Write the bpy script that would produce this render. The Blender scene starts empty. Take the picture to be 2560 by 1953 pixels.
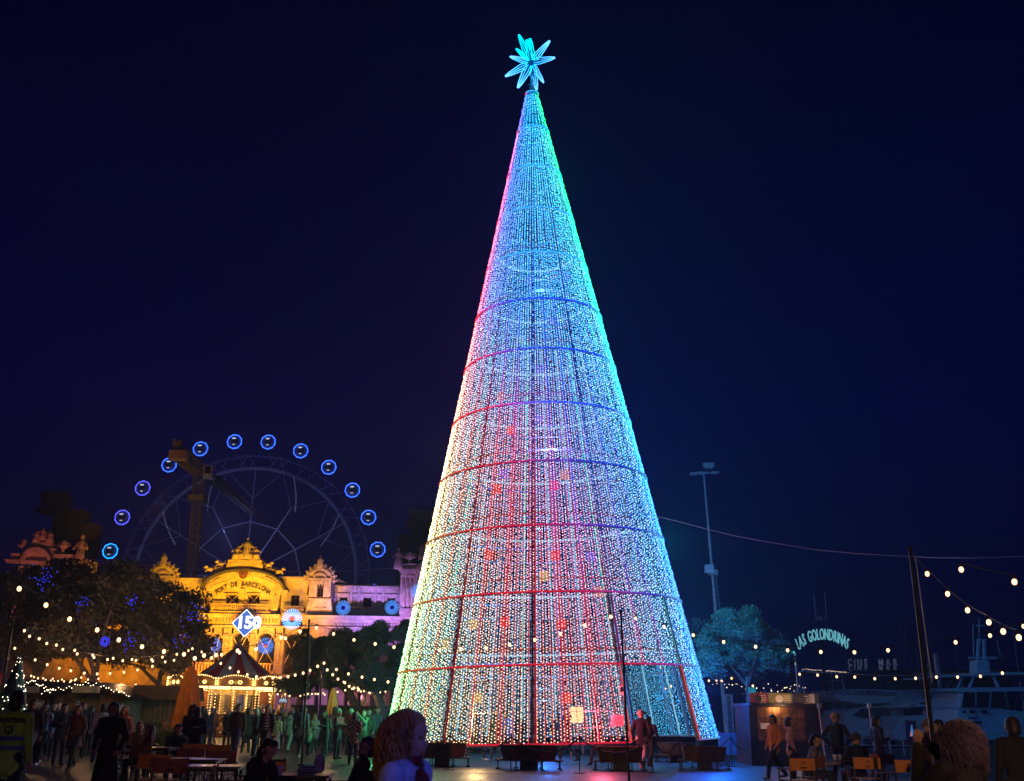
import bpy, math, random
import numpy as np
from mathutils import Vector, Matrix
R = math.radians
random.seed(7); np.random.seed(7)
scene = bpy.context.scene
# ------------------------------------------------------------------ camera
CAM_H, PITCH, ROLL, FPX = 1.6, R(18.05), R(0.9), 2489.0
cam_data = bpy.data.cameras.new("camera"); cam = bpy.data.objects.new("camera", cam_data)
scene.collection.objects.link(cam); scene.camera = cam
cam_data.sensor_width = 36; cam_data.lens = 36*FPX/2560
cam_data.clip_start = 0.1; cam_data.clip_end = 3000
cam_data.dof.use_dof = True; cam_data.dof.focus_distance = 42; cam_data.dof.aperture_fstop = 2.8
CM = Matrix.Rotation(R(90)+PITCH, 3, 'X') @ Matrix.Rotation(ROLL, 3, 'Z')
cam.matrix_world = Matrix.Translation((0, 0, CAM_H)) @ CM.to_4x4()
# ------------------------------------------------------------------ night sky
world = bpy.data.worlds.new("World"); scene.world = world; world.use_nodes = True
wn = world.node_tree.nodes; wl = world.node_tree.links
bg = wn['Background']
sky = wn.new('ShaderNodeTexSky'); sky.sky_type = 'NISHITA'; sky.sun_disc = False
sky.sun_elevation = R(-4); sky.sun_rotation = R(200)
tcn = wn.new('ShaderNodeTexCoord'); sep = wn.new('ShaderNodeSeparateXYZ'); rmp = wn.new('ShaderNodeValToRGB')
wl.new(tcn.outputs['Generated'], sep.inputs[0]); wl.new(sep.outputs['Z'], rmp.inputs[0])
rmp.color_ramp.elements[0].position = 0.0; rmp.color_ramp.elements[0].color = (0.0008, 0.0006, 0.0085, 1)
rmp.color_ramp.elements[1].position = 0.75; rmp.color_ramp.elements[1].color = (0.0003, 0.0003, 0.0050, 1)
e = rmp.color_ramp.elements.new(0.28); e.color = (0.0001, 0.0002, 0.0250, 1)
sm = wn.new('ShaderNodeVectorMath'); sm.operation = 'SCALE'; sm.inputs['Scale'].default_value = 0.0003
wl.new(sky.outputs[0], sm.inputs[0])
ad = wn.new('ShaderNodeVectorMath'); ad.operation = 'ADD'
wl.new(rmp.outputs[0], ad.inputs[0]); wl.new(sm.outputs[0], ad.inputs[1])
wl.new(ad.outputs[0], bg.inputs['Color']); bg.inputs['Strength'].default_value = 1.0
# ------------------------------------------------------------------ exposure, render
vs = scene.view_settings; vs.view_transform = 'Standard'; vs.look = 'None'; vs.exposure = 0; vs.gamma = 1
scene.cycles.use_denoising = True
scene.cycles.max_bounces = 5; scene.cycles.diffuse_bounces = 2; scene.cycles.glossy_bounces = 2
scene.cycles.transparent_max_bounces = 8; scene.cycles.volume_bounces = 0
scene.cycles.sample_clamp_indirect = 3; scene.cycles.use_light_tree = True
HAZE = 0.0009
# ------------------------------------------------------------------ photo pixel <-> world
def P(x, y, d):
    v = CM @ Vector(((x-1280)/FPX, -(y-976.5)/FPX, -1)); k = d/v.y
    return Vector((v.x*k, d, CAM_H+v.z*k))
def G(x, d, z=0.0):
    y = 1800.0
    for _ in range(6):
        p = P(x, y, d); q = P(x, y+10, d); y += (z-p.z)/(q.z-p.z)*10
    p = P(x, y, d); return Vector((p.x, d, z))
def proj(v):
    c = CM.transposed() @ (Vector(v)-Vector((0, 0, CAM_H)))
    return (1280+FPX*c.x/-c.z, 976.5-FPX*c.y/-c.z)
# ------------------------------------------------------------------ materials
def mat(name, col, rough=.6, metal=0.0, vary=.25, scale=6.0, emis=None, estr=0.0, bump=0.0, spec=.5, alpha=None, trans=0):
    m = bpy.data.materials.new(name); m.use_nodes = True; nt = m.node_tree; b = nt.nodes['Principled BSDF']
    b.inputs['Roughness'].default_value = rough; b.inputs['Metallic'].default_value = metal
    b.inputs['Specular IOR Level'].default_value = spec
    if trans: b.inputs['Transmission Weight'].default_value = trans
    tc = nt.nodes.new('ShaderNodeTexCoord'); nz = nt.nodes.new('ShaderNodeTexNoise')
    nz.inputs['Scale'].default_value = scale; nz.inputs['Detail'].default_value = 4
    nt.links.new(tc.outputs['Object'], nz.inputs['Vector'])
    cr = nt.nodes.new('ShaderNodeValToRGB')
    a = [max(0, c*(1-vary)) for c in col]; z = [min(1, c*(1+vary)) for c in col]
    cr.color_ramp.elements[0].color = (*a, 1); cr.color_ramp.elements[1].color = (*z, 1)
    cr.color_ramp.elements[0].position = .3; cr.color_ramp.elements[1].position = .7
    nt.links.new(nz.outputs['Fac'], cr.inputs[0]); nt.links.new(cr.outputs[0], b.inputs['Base Color'])
    if bump:
        bp = nt.nodes.new('ShaderNodeBump'); bp.inputs['Strength'].default_value = bump
        nt.links.new(nz.outputs['Fac'], bp.inputs['Height']); nt.links.new(bp.outputs[0], b.inputs['Normal'])
    if emis is not None:
        b.inputs['Emission Color'].default_value = (*emis, 1); b.inputs['Emission Strength'].default_value = estr
    return m
def glowmat(name, col, s, sample=True):
    m = bpy.data.materials.new(name); m.use_nodes = True; nt = m.node_tree; nt.nodes.clear()
    em = nt.nodes.new('ShaderNodeEmission'); o = nt.nodes.new('ShaderNodeOutputMaterial')
    em.inputs['Color'].default_value = (*col, 1); em.inputs['Strength'].default_value = s
    nt.links.new(em.outputs[0], o.inputs[0])
    if not sample: m.cycles.emission_sampling = 'NONE'
    return m
def attrglow(name, s):
    m = glowmat(name, (1, 1, 1), s, False); nt = m.node_tree
    at = nt.nodes.new('ShaderNodeAttribute'); at.attribute_name = 'glow'
    nt.links.new(at.outputs['Color'], nt.nodes['Emission'].inputs['Color'])
    return m
_cm = {}
def cloth(col, rough=.85):
    if not isinstance(col, (tuple, list)): return col
    k = tuple(round(c, 3) for c in col)
    if k not in _cm: _cm[k] = mat('cloth', col, rough, vary=.25, scale=9, bump=.15)
    return _cm[k]
# ------------------------------------------------------------------ mesh builder
class MB:
    def __init__(s): s.v = []; s.f = []; s.mi = []; s.cur = 0
    def add(s, vs, fs):
        n = len(s.v); s.v += [tuple(p) for p in vs]; s.f += [tuple(i+n for i in f) for f in fs]; s.mi += [s.cur]*len(fs)
    def box(s, c, d, rz=0, top=1.0, M=None):
        x, y, z = d[0]/2, d[1]/2, d[2]/2; cs, sn = math.cos(rz), math.sin(rz); o = []
        for zz, k in ((-z, 1), (z, top)):
            for a, b in ((-x, -y), (x, -y), (x, y), (-x, y)):
                a *= k; b *= k; o.append((c[0]+a*cs-b*sn, c[1]+a*sn+b*cs, c[2]+zz))
        if M: o = [M @ Vector(p) for p in o]
        s.add(o, [(3, 2, 1, 0), (4, 5, 6, 7), (0, 1, 5, 4), (1, 2, 6, 5), (2, 3, 7, 6), (3, 0, 4, 7)]); return s
    def bar(s, a, b, w, n=4, w2=None):
        a, b = Vector(a), Vector(b); w2 = w if w2 is None else w2; t = (b-a)
        if t.length < 1e-6: return s
        t.normalize(); u = t.cross(Vector((0, 0, 1)) if abs(t.z) < .95 else Vector((1, 0, 0))).normalized(); q = t.cross(u); o = []
        for p, r in ((a, w), (b, w2)):
            for i in range(n):
                g = 2*math.pi*(i+.5)/n; o.append(p+(u*math.cos(g)+q*math.sin(g))*r)
        s.add(o, [(i, (i+1) % n, (i+1) % n+n, i+n) for i in range(n)]+[tuple(range(n))[::-1], tuple(range(n, 2*n))]); return s
    def path(s, pts, r, n=4, closed=False, rr=None):
        pts = [Vector(p) for p in pts]; m = len(pts); o = []
        for k, p in enumerate(pts):
            a = pts[(k-1) % m] if (closed or k) else p; b = pts[(k+1) % m] if (closed or k < m-1) else p
            t = (b-a).normalized(); u = t.cross(Vector((0, 0, 1)) if abs(t.z) < .95 else Vector((1, 0, 0))).normalized(); q = t.cross(u)
            ra = rr[k] if rr else r
            for i in range(n):
                g = 2*math.pi*(i+.5)/n; o.append(p+(u*math.cos(g)+q*math.sin(g))*ra)
        f = []
        for k in range(m if closed else m-1):
            k2 = (k+1) % m
            f += [(k*n+i, k*n+(i+1) % n, k2*n+(i+1) % n, k2*n+i) for i in range(n)]
        if not closed: f += [tuple(range(n))[::-1], tuple(range((m-1)*n, m*n))]
        s.add(o, f); return s
    def lathe(s, prof, c=(0, 0, 0), n=16, a0=0, a1=2*math.pi, sy=1.0):
        full = abs(a1-a0-2*math.pi) < 1e-6; k = n if full else n+1; o = []
        for r, z in prof:
            for i in range(k):
                g = a0+(a1-a0)*i/n; o.append((c[0]+r*math.cos(g), c[1]+r*math.sin(g)*sy, c[2]+z))
        f = []
        for j in range(len(prof)-1):
            for i in range(n):
                i2 = (i+1) % k if full else i+1; f.append((j*k+i, j*k+i2, (j+1)*k+i2, (j+1)*k+i))
        s.add(o, f); return s
    def ball(s, c, r, n=6, m=4, sc=(1, 1, 1)):
        o = [(c[0], c[1], c[2]-r*sc[2])]
        for j in range(1, m):
            a = -math.pi/2+math.pi*j/m
            for i in range(n):
                g = 2*math.pi*i/n; o.append((c[0]+r*sc[0]*math.cos(a)*math.cos(g), c[1]+r*sc[1]*math.cos(a)*math.sin(g), c[2]+r*sc[2]*math.sin(a)))
        o.append((c[0], c[1], c[2]+r*sc[2])); L = len(o)-1; f = [(0, 1+(i+1) % n, 1+i) for i in range(n)]
        for j in range(m-2):
            f += [(1+j*n+i, 1+j*n+(i+1) % n, 1+(j+1)*n+(i+1) % n, 1+(j+1)*n+i) for i in range(n)]
        f += [(L, 1+(m-2)*n+i, 1+(m-2)*n+(i+1) % n) for i in range(n)]
        s.add(o, f); return s
    def prism(s, pts, y0, y1):
        "pts: (x,z) outline extruded along y from y0 to y1"
        n = len(pts); o = [(p[0], y0, p[1]) for p in pts]+[(p[0], y1, p[1]) for p in pts]
        s.add(o, [tuple(range(n)), tuple(range(n, 2*n))[::-1]]+[((i+1) % n, i, i+n, (i+1) % n+n) for i in range(n)]); return s
    def ring(s, inner, outer, y0, y1, closed=False):
        "band between two (x,z) outlines of equal length"
        n = len(inner); o = []
        for y in (y0, y1):
            o += [(p[0], y, p[1]) for p in inner]+[(p[0], y, p[1]) for p in outer]
        f = []
        for i in range(n if closed else n-1):
            j = (i+1) % n
            f += [(i, j, j+n, i+n), (i+2*n, i+3*n, j+3*n, j+2*n), (i+n, j+n, j+3*n, i+3*n), (i, i+2*n, j+2*n, j)]
        if not closed: f += [(0, n, 3*n, 2*n), (n-1, 3*n-1, 4*n-1, 2*n-1)]
        s.add(o, f); return s
    def build(s, name, m, parent=None, smooth=False, colors=None):
        me = bpy.data.meshes.new(name); me.from_pydata(s.v, [], s.f)
        for q in (m if isinstance(m, (list, tuple)) else [m]): me.materials.append(q)
        if any(s.mi): me.polygons.foreach_set('material_index', s.mi)
        if smooth: me.polygons.foreach_set('use_smooth', [True]*len(me.polygons))
        if colors is not None:
            ca = me.color_attributes.new('glow', 'FLOAT_COLOR', 'POINT'); ca.data.foreach_set('color', np.asarray(colors, dtype=np.float32).ravel())
        me.update(); return link(name, me, parent)
def link(name, data, parent=None):
    o = bpy.data.objects.new(name, data); scene.collection.objects.link(o)
    if parent is not None: o.parent = parent
    return o
def tag(o, label=None, cat=None, group=None, kind=None):
    if label: o['label'] = label
    if cat: o['category'] = cat
    if group: o['group'] = group
    if kind: o['kind'] = kind
    return o
def thing(name, label, cat, loc=(0, 0, 0), rz=0, group=None):
    o = link(name, None); o.location = loc; o.rotation_euler = (0, 0, rz); return tag(o, label, cat, group)
def dup(o, parent=None, label=None, loc=None, rz=None):
    c = o.copy(); scene.collection.objects.link(c); c.parent = parent
    if label: c['label'] = label
    if loc is not None: c.location = loc
    if rz is not None: c.rotation_euler = (0, 0, rz)
    for ch in list(o.children): dup(ch, c)
    return c
def npmesh(name, V, F, m, parent=None, colors=None, smooth=False):
    "V (n,3), F (m,k) numpy"
    me = bpy.data.meshes.new(name); V = np.asarray(V, np.float32); F = np.asarray(F, np.int32); k = F.shape[1]
    me.vertices.add(len(V)); me.vertices.foreach_set('co', V.ravel())
    me.loops.add(F.size); me.loops.foreach_set('vertex_index', F.ravel())
    me.polygons.add(len(F)); me.polygons.foreach_set('loop_start', np.arange(0, F.size, k, dtype=np.int32))
    me.polygons.foreach_set('loop_total', np.full(len(F), k, np.int32))
    me.update(calc_edges=True); me.materials.append(m)
    if colors is not None:
        ca = me.color_attributes.new('glow', 'FLOAT_COLOR', 'POINT'); ca.data.foreach_set('color', np.asarray(colors, np.float32).ravel())
    return link(name, me, parent)
def text(name, s, size, loc, m, parent, ext=.01, rot=(math.pi/2, 0, 0), sx=1.0, ay='CENTER', bold=0.0, shear=0):
    c = bpy.data.curves.new(name, 'FONT'); c.body = s; c.size = size; c.extrude = ext; c.align_x = 'CENTER'; c.align_y = ay
    c.offset = bold; c.resolution_u = 3; c.shear = shear; c.materials.append(m)
    o = link(name, c, parent); o.location = loc; o.rotation_euler = rot; o.scale = (sx, 1, 1); TEXTS.append(o); return o
TEXTS = []
def finish_texts():
    bpy.context.view_layer.update(); dg = bpy.context.evaluated_depsgraph_get(); R_ = []
    for o in TEXTS: R_.append((o.name, bpy.data.meshes.new_from_object(o.evaluated_get(dg)), o.parent, o.location.copy(), o.rotation_euler.copy(), o.scale.copy()))
    for o in TEXTS: bpy.data.objects.remove(o)
    for nm, me, par, l, r, s in R_:
        me.name = nm; n = link(nm, me, par); n.location = l; n.rotation_euler = r; n.scale = s
def lamp(name, kind, loc, col, w, parent=None, r=.15, target=None, angle=60, blend=.6):
    l = bpy.data.lights.new(name, kind); l.color = col; l.energy = w; l.shadow_soft_size = r
    if kind == 'SPOT': l.spot_size = R(angle); l.spot_blend = blend
    o = link(name, l, parent); o.location = loc
    if target is not None:
        o.rotation_euler = (Vector(target)-Vector(loc)).to_track_quat('-Z', 'Y').to_euler()
    return o
# materials used throughout
M = dict(
 stone=mat('cream_stone', (.52, .42, .27), .8, vary=.35, scale=1.2, bump=.25), stone2=mat('carved_stone', (.50, .40, .26), .85, vary=.3, scale=2.5, bump=.3),
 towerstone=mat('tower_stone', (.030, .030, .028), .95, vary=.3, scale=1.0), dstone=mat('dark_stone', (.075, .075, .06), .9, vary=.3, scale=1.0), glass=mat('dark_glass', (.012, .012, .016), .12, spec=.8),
 steel=mat('painted_steel', (.35, .36, .38), .45, .4), dark=mat('dark_metal', (.02, .02, .022), .4, .6), black=mat('black_rubber', (.012, .012, .012), .8),
 wood=mat('dark_wood', (.075, .042, .022), .55, vary=.4, scale=12), plank=mat('hut_plank', (.17, .115, .06), .75, vary=.35, scale=5),
 corten=mat('rusty_steel', (.10, .055, .028), .8, .2, vary=.45, scale=4), white=mat('white_paint', (.7, .72, .74), .4, vary=.1),
 leaf=mat('dark_leaf', (.10, .085, .035), .6, vary=.45, scale=1.5), pine=mat('pine_needles', (.065, .11, .06), .6, vary=.4, scale=1.5),
 crest=mat('crest_terracotta', (.16, .06, .035), .8, vary=.3), bark=mat('bark', (.16, .12, .09), .9, vary=.4, scale=8, bump=.4), orange=mat('orange_canvas', (.72, .27, .035), .8, vary=.15), yellow=mat('yellow_canvas', (.72, .45, .06), .8, vary=.15),
 brown=mat('brown_canvas', (.30, .10, .05), .8, vary=.15), warm=glowmat('warm_bulb', (1, .56, .27), 3.4), cable=mat('cable_black', (.03, .025, .02), .6),
 gold=mat('gilded_trim', (.7, .45, .12), .35, .7), red=mat('red_canvas', (.50, .035, .05), .75, vary=.15), cream=mat('grey_canvas', (.50, .56, .60), .75, vary=.15))

def pattern(name, kind, c1, c2, sc):
    m = mat(name, c1, .85, vary=.05); nt = m.node_tree; b = nt.nodes['Principled BSDF']; tc = nt.nodes.new('ShaderNodeTexCoord')
    if kind == 'check':
        t = nt.nodes.new('ShaderNodeTexChecker'); t.inputs['Scale'].default_value = sc; t.inputs['Color1'].default_value = (*c1, 1); t.inputs['Color2'].default_value = (*c2, 1); out = t.outputs['Color']; nt.links.new(tc.outputs['Object'], t.inputs['Vector'])
    else:
        w = nt.nodes.new('ShaderNodeTexWave'); w.bands_direction = 'Z'; w.inputs['Scale'].default_value = sc; nt.links.new(tc.outputs['Object'], w.inputs['Vector'])
        r = nt.nodes.new('ShaderNodeValToRGB'); r.color_ramp.interpolation = 'CONSTANT'; r.color_ramp.elements[0].color = (*c1, 1); r.color_ramp.elements[1].color = (*c2, 1); r.color_ramp.elements[1].position = .5
        nt.links.new(w.outputs['Fac'], r.inputs[0]); out = r.outputs[0]
    nt.links.new(out, b.inputs['Base Color']); return m
# ================================================================== ground, water
gm = bpy.data.materials.new('plaza_paving'); gm.use_nodes = True; nt = gm.node_tree; b = nt.nodes['Principled BSDF']
tc = nt.nodes.new('ShaderNodeTexCoord'); mp = nt.nodes.new('ShaderNodeMapping'); br = nt.nodes.new('ShaderNodeTexBrick')
nt.links.new(tc.outputs['Object'], mp.inputs[0]); nt.links.new(mp.outputs[0], br.inputs['Vector'])
br.inputs['Scale'].default_value = 1.0; br.inputs['Brick Width'].default_value = 1.2; br.inputs['Row Height'].default_value = .6
br.inputs['Mortar Size'].default_value = .02; br.inputs['Color1'].default_value = (.040, .037, .034, 1); br.inputs['Color2'].default_value = (.062, .056, .050, 1); br.inputs['Mortar'].default_value = (.012, .011, .010, 1)
nz = nt.nodes.new('ShaderNodeTexNoise'); nz.inputs['Scale'].default_value = .35; nz.inputs['Detail'].default_value = 8
nt.links.new(tc.outputs['Object'], nz.inputs['Vector'])
mx = nt.nodes.new('ShaderNodeMixRGB'); mx.blend_type = 'MULTIPLY'; mx.inputs[0].default_value = .75
cr = nt.nodes.new('ShaderNodeValToRGB'); cr.color_ramp.elements[0].position = .35; cr.color_ramp.elements[0].color = (.35, .35, .35, 1); cr.color_ramp.elements[1].position = .65
nt.links.new(nz.outputs['Fac'], cr.inputs[0]); nt.links.new(br.outputs['Color'], mx.inputs[1]); nt.links.new(cr.outputs[0], mx.inputs[2]); nt.links.new(mx.outputs[0], b.inputs['Base Color'])
mr = nt.nodes.new('ShaderNodeMapRange'); mr.inputs['To Min'].default_value = .24; mr.inputs['To Max'].default_value = .62
nt.links.new(nz.outputs['Fac'], mr.inputs['Value']); nt.links.new(mr.outputs[0], b.inputs['Roughness'])
bp = nt.nodes.new('ShaderNodeBump'); bp.inputs['Strength'].default_value = .3; bp.inputs['Distance'].default_value = .02
nt.links.new(br.outputs['Fac'], bp.inputs['Height']); bp.invert = True; nt.links.new(bp.outputs[0], b.inputs['Normal'])
def quad(pts): m = MB(); m.add(pts, [tuple(range(len(pts)))]); return m
tag(quad([(-900, -60, -.6), (900, -60, -.6), (900, 1500, -.6), (-900, 1500, -.6)]).build('harbour_water', mat('harbour_water', (.004, .008, .014), .08, bump=.3, scale=.8)), kind='structure')
qx = 60.0   # quay edge: water beyond y=60 on the right
plaza = MB(); plaza.prism([(-320, -.8), (320, -.8), (320, 0), (-320, 0)], -40, 58)
tag(plaza.build('plaza', gm), kind='structure')
plaza2 = MB(); plaza2.prism([(-320, -.8), (9, -.8), (9, 0), (-320, 0)], 58, 330)
tag(plaza2.build('promenade', gm), kind='structure')
kb = MB(); kb.box((164, 57.8, .08), (310, .4, .16)); tag(kb.build('quay_kerb', M['dstone']), kind='structure')
# ================================================================== the light tree
TX = G(1377, 40.2).x; TD = 40.2; BASE_H, TOP_H, BR, TR = .72, 29.4, 6.25, .22
tree = thing('light_tree', 'giant cone shaped Christmas tree made of LED strings with a blue star on top', 'light tree', (TX, TD, 0))
tree.rotation_euler = (0, R(-1.9), 0)
def cr_(h): return TR+(BR-TR)*(TOP_H-h)/(TOP_H-BASE_H)
def cone(phi, h, dr=0.0):
    r = cr_(h)+dr; return (r*math.sin(phi), -r*math.cos(phi), h)
def h_of_y(y):
    lo, hi = BASE_H, TOP_H
    for _ in range(30):
        m = (lo+hi)/2; v = Matrix.Rotation(R(-1.9), 3, 'Y') @ Vector(cone(0, m)); v += Vector((TX, TD, 0))
        if proj(v)[1] > y: lo = m
        else: hi = m
    return lo
RINGS = [BASE_H]+[h_of_y(y) for y in (1662, 1480, 1313, 1153, 1007, 872, 748, 631, 520, 415, 316)]
YS = [235, 400, 700, 900, 1100, 1300, 1550, 1857]
TAB = np.array([
 [[.15,.3,1],[.1,.45,1],[.05,.65,1],[.05,.7,1],[.0,.8,.6],[0,1,.4]],
 [[1,.12,.25],[.22,.38,1],[.08,.58,1],[.08,.68,1],[.0,.8,.7],[0,1,.35]],
 [[1,.12,.12],[.38,.42,.95],[.12,.54,1],[.10,.55,1],[.06,.72,.95],[0,1,.42]],
 [[1,.45,.24],[.62,.50,.70],[.32,.52,1],[.16,.52,1],[.10,.64,1],[.02,.85,.8]],
 [[1,.85,.48],[.88,.62,.56],[.90,.40,.52],[.40,.48,1],[.13,.58,1],[.02,.46,1]],
 [[.92,.98,.55],[.92,.80,.62],[1,.38,.42],[.74,.44,.78],[.22,.62,1],[.02,.32,1]],
 [[.55,1,.55],[.88,.93,.66],[1,.64,.58],[.98,.42,.55],[.32,.70,.95],[.02,.25,1]],
 [[.10,1,.38],[.95,.88,.50],[1,.76,.50],[1,.52,.42],[.08,.66,.9],[.02,.20,1]]])
TH = [h_of_y(y) for y in YS]; AZ = [-90, -52, -18, 18, 52, 90]
def led_col(phi_deg, h):
    phi = (phi_deg+180) % 360-180; back = abs(phi) > 90
    a = phi if not back else math.copysign(180-abs(phi), phi)
    hi = np.interp(h, TH[::-1], range(len(TH)-1, -1, -1)); ai = np.interp(a, AZ, range(6))
    i, j = int(min(hi, 6)), int(min(ai, 4)); u, v = hi-i, ai-j
    c = TAB[i, j]*(1-u)*(1-v)+TAB[i+1, j]*u*(1-v)+TAB[i, j+1]*(1-u)*v+TAB[i+1, j+1]*u*v
    if back and abs(a) < 75: c = c*.35+np.array([.10, .6, .85])*.65
    return c
# bulbs: many thousands of tiny octahedra, white cores with the tint of their zone
pts, cols = [], []
h = BASE_H+.03; row = 0
def opening(pd, h):   # doorway on the front right, below the first ring
    return h < RINGS[1]-.05 and 22 < pd < 52
while h < TOP_H-.2:
    seg = max(i for i, r in enumerate(RINGS) if r <= h); top = RINGS[seg+1] if seg+1 < len(RINGS) else TOP_H
    per = 2*math.pi*cr_((RINGS[seg]+top)/2); n = max(6, int(round(per/.105/36))*36) if per > 9 else max(10, int(per/.105)) if per < 4 else max(36, int(round(per/.105/12))*12)
    for i in range(n):
        pd = 360*(i+.5)/n-7.6; pd = (pd+180) % 360-180
        if opening(pd, h): continue
        if random.random() < .04 or (seg < 7 and abs((pd+7.6+15) % 30-15) < .6): continue
        hh = h+random.uniform(-.025, .025)+(.05 if i % 2 else 0)
        p = cone(R(pd+random.uniform(-.1, .1)), hh, random.uniform(.0, .07))
        c = led_col(pd, hh); w = .05+.28*random.random()**2
        if abs(pd) > 95: w *= .6
        w *= (.35+.65*min(1, (TOP_H-hh)/16))*(.25 if 62 < pd < 100 else .7 if -100 < pd < -62 else 1); c = (c**1.9)*(1-w)+w; k = random.uniform(.75, 1.25)*(1.05 if abs(pd) > 100 else 1)*(1+.6*min(1, max(0, abs(pd)-55)/25) if abs(pd) < 100 else 1)*(.95+.6*min(1, hh/24))
        pts.append(p); cols.append((*(c*k), 1))
    h += .104-.022*h/29; row += 1
def bulbs(name, pts, cols, r, m, parent):
    Pn = np.array(pts, np.float32); C = np.array(cols, np.float32); n = len(Pn)
    o = np.array([(1,0,0),(-1,0,0),(0,1,0),(0,-1,0),(0,0,1),(0,0,-1)], np.float32)
    f = np.array([(0,2,4),(2,1,4),(1,3,4),(3,0,4),(2,0,5),(1,2,5),(3,1,5),(0,3,5)], np.int32)
    V = (Pn[:, None, :]+o[None]*np.asarray(r, np.float32).reshape(-1, 1, 1)).reshape(-1, 3)
    F = (f[None]+(np.arange(n)*6)[:, None, None]).reshape(-1, 3)
    return npmesh(name, V, F, m, parent, np.repeat(C, 6, axis=0))
LED = attrglow('led_glow', 2.9)
tag(bulbs('led_bulbs', pts, cols, .0225, LED, tree), kind='stuff')
# string wires (every string between two rings); their glow paints LED light in the gaps
wires = MB(); wcol = []
def wirecol(pd, h):
    c = led_col(pd, h)**2.2
    if abs(pd) < 60 and h < 17: c = c*.35+np.array([1, .02, .07])*1.15*math.exp(-((pd+4)/27)**2)*min(1, (17-h)/5)
    return c

for seg in range(len(RINGS)):
    h0 = RINGS[seg]; h1 = RINGS[seg+1] if seg+1 < len(RINGS) else TOP_H
    n = 144 if seg < 6 else 72 if seg < 9 else 36
    for i in range(n):
        pd = (360*(i+.5)/n-7.6+180) % 360-180
        if opening(pd, h0+.2): continue
        wires.bar(cone(R(pd), h0, -.02), cone(R(pd), h1, -.02), .014, 3)
        for hh in (h0, h1): wcol += [(*(wirecol(pd, hh)), 1)]*3
tag(wires.build('string_wires', attrglow('string_glow', .62), tree, colors=wcol), kind='stuff')
# steel frame: glowing tubes on rings and ribs paint coloured spotlight on them
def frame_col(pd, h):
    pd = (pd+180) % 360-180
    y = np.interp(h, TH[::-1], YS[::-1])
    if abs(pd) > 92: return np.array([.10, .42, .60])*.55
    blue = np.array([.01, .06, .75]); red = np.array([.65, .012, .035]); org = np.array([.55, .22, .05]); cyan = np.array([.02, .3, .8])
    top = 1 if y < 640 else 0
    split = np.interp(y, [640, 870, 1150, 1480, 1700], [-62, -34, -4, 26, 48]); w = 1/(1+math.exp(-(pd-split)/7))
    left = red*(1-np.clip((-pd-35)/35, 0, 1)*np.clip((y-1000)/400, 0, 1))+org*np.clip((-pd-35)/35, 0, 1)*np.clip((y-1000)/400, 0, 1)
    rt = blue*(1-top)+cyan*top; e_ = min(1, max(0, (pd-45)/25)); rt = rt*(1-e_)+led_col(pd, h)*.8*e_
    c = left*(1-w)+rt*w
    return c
PAINTED_GLOW = attrglow('painted_glow', 1.0)
def rope(name, path, r, n, closed, colf, k=1.0):  # glowing tube that paints coloured light onto a frame member
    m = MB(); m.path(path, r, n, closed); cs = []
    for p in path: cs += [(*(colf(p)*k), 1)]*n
    m.build(name, PAINTED_GLOW, tree, colors=cs)
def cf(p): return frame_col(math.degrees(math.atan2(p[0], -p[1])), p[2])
def bar_box(path, w, hgt):    # steel box section following the ring
    return MB().path(path, w, 4, False)
for k, hr in enumerate(RINGS+[TOP_H-.05]):
    N = 96
    if k == 0: ang = [(52+ (330)*i/N) for i in range(N+1)]; ang = [a for a in ang]
    else: ang = [360*i/N for i in range(N)]
    path = [cone(R(a), hr, .03) for a in ang]; w = .045 if hr < 12 else .035 if hr < 20 else .02
    MB().path(path, w, 4, k > 0).build('frame_ring', M['steel'], tree)
    rope('ring_painted_glow', [cone(R(a), hr+.02, .06+w) for a in ang], .032 if hr < 16 else .038, 3, k > 0, cf, 1.0 if hr < 13 else 1.7)
    if 1 <= k < 9:   # rear inner service ring, one storey of bars
        p2 = [cone(R(a), hr+.55, -.35) for a in [360*i/N for i in range(N)]]
        MB().path(p2, .05, 4, True).build('inner_ring', M['steel'], tree)
for i in range(36):
    pd = (i*10-7.6+180) % 360-180; major = i % 3 == 0
    h0 = BASE_H if not opening(pd, 1) else RINGS[1]
    hmax = RINGS[11] if major else RINGS[7]
    hs = list(np.linspace(h0, hmax, 25)); w = .058 if major else .04
    path = [cone(R(pd), q, -.04) for q in hs]
    rr = [w*(.35+.65*cr_(q)/BR) for q in hs]
    MB().path(path, w, 4, False, rr).build('rib', M['steel'], tree)
    dim = .30 if major else 1.1
    rope('rib_painted_glow', [cone(R(pd+(.9 if major else 0)), q, rr[j]-.02) for j, q in enumerate(hs)], .034 if major else .022, 3, False, cf, dim)
# light on back-side ribs and bars, painted as glowing white-blue tubes inside the cone
for i in range(12):
    pd = 100+i*15; hs = np.linspace(BASE_H+.1, RINGS[7], 14)
    rope('rear_bar_painted_glow', [cone(R(pd), q, -.3) for q in hs], .04, 4, False, lambda p: np.array([.16, .36, .50]) if i % 3 else np.array([.05, .5, .42]), 1.4)
for k in range(1, 9):
    hr = (RINGS[k]+.9 if k < len(RINGS) else 0)
    rope('rear_ring_painted_glow', [cone(R(a), hr, -.3) for a in np.linspace(95, 265, 40)], .055, 4, False, lambda p: np.array([.16, .36, .50]), 1.5)
# doorway frame posts
for pd in (22.4, 52.4):
    MB().bar(cone(R(pd), BASE_H), cone(R(pd), RINGS[1]), .045).build('door_post', M['steel'], tree)
    rope('door_painted_glow', [cone(R(pd), BASE_H, .09), cone(R(pd), RINGS[1], .07)], .022, 3, False, lambda p: np.array([.8, .06, .05]))  # red light on the post painted as a glowing strip
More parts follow.
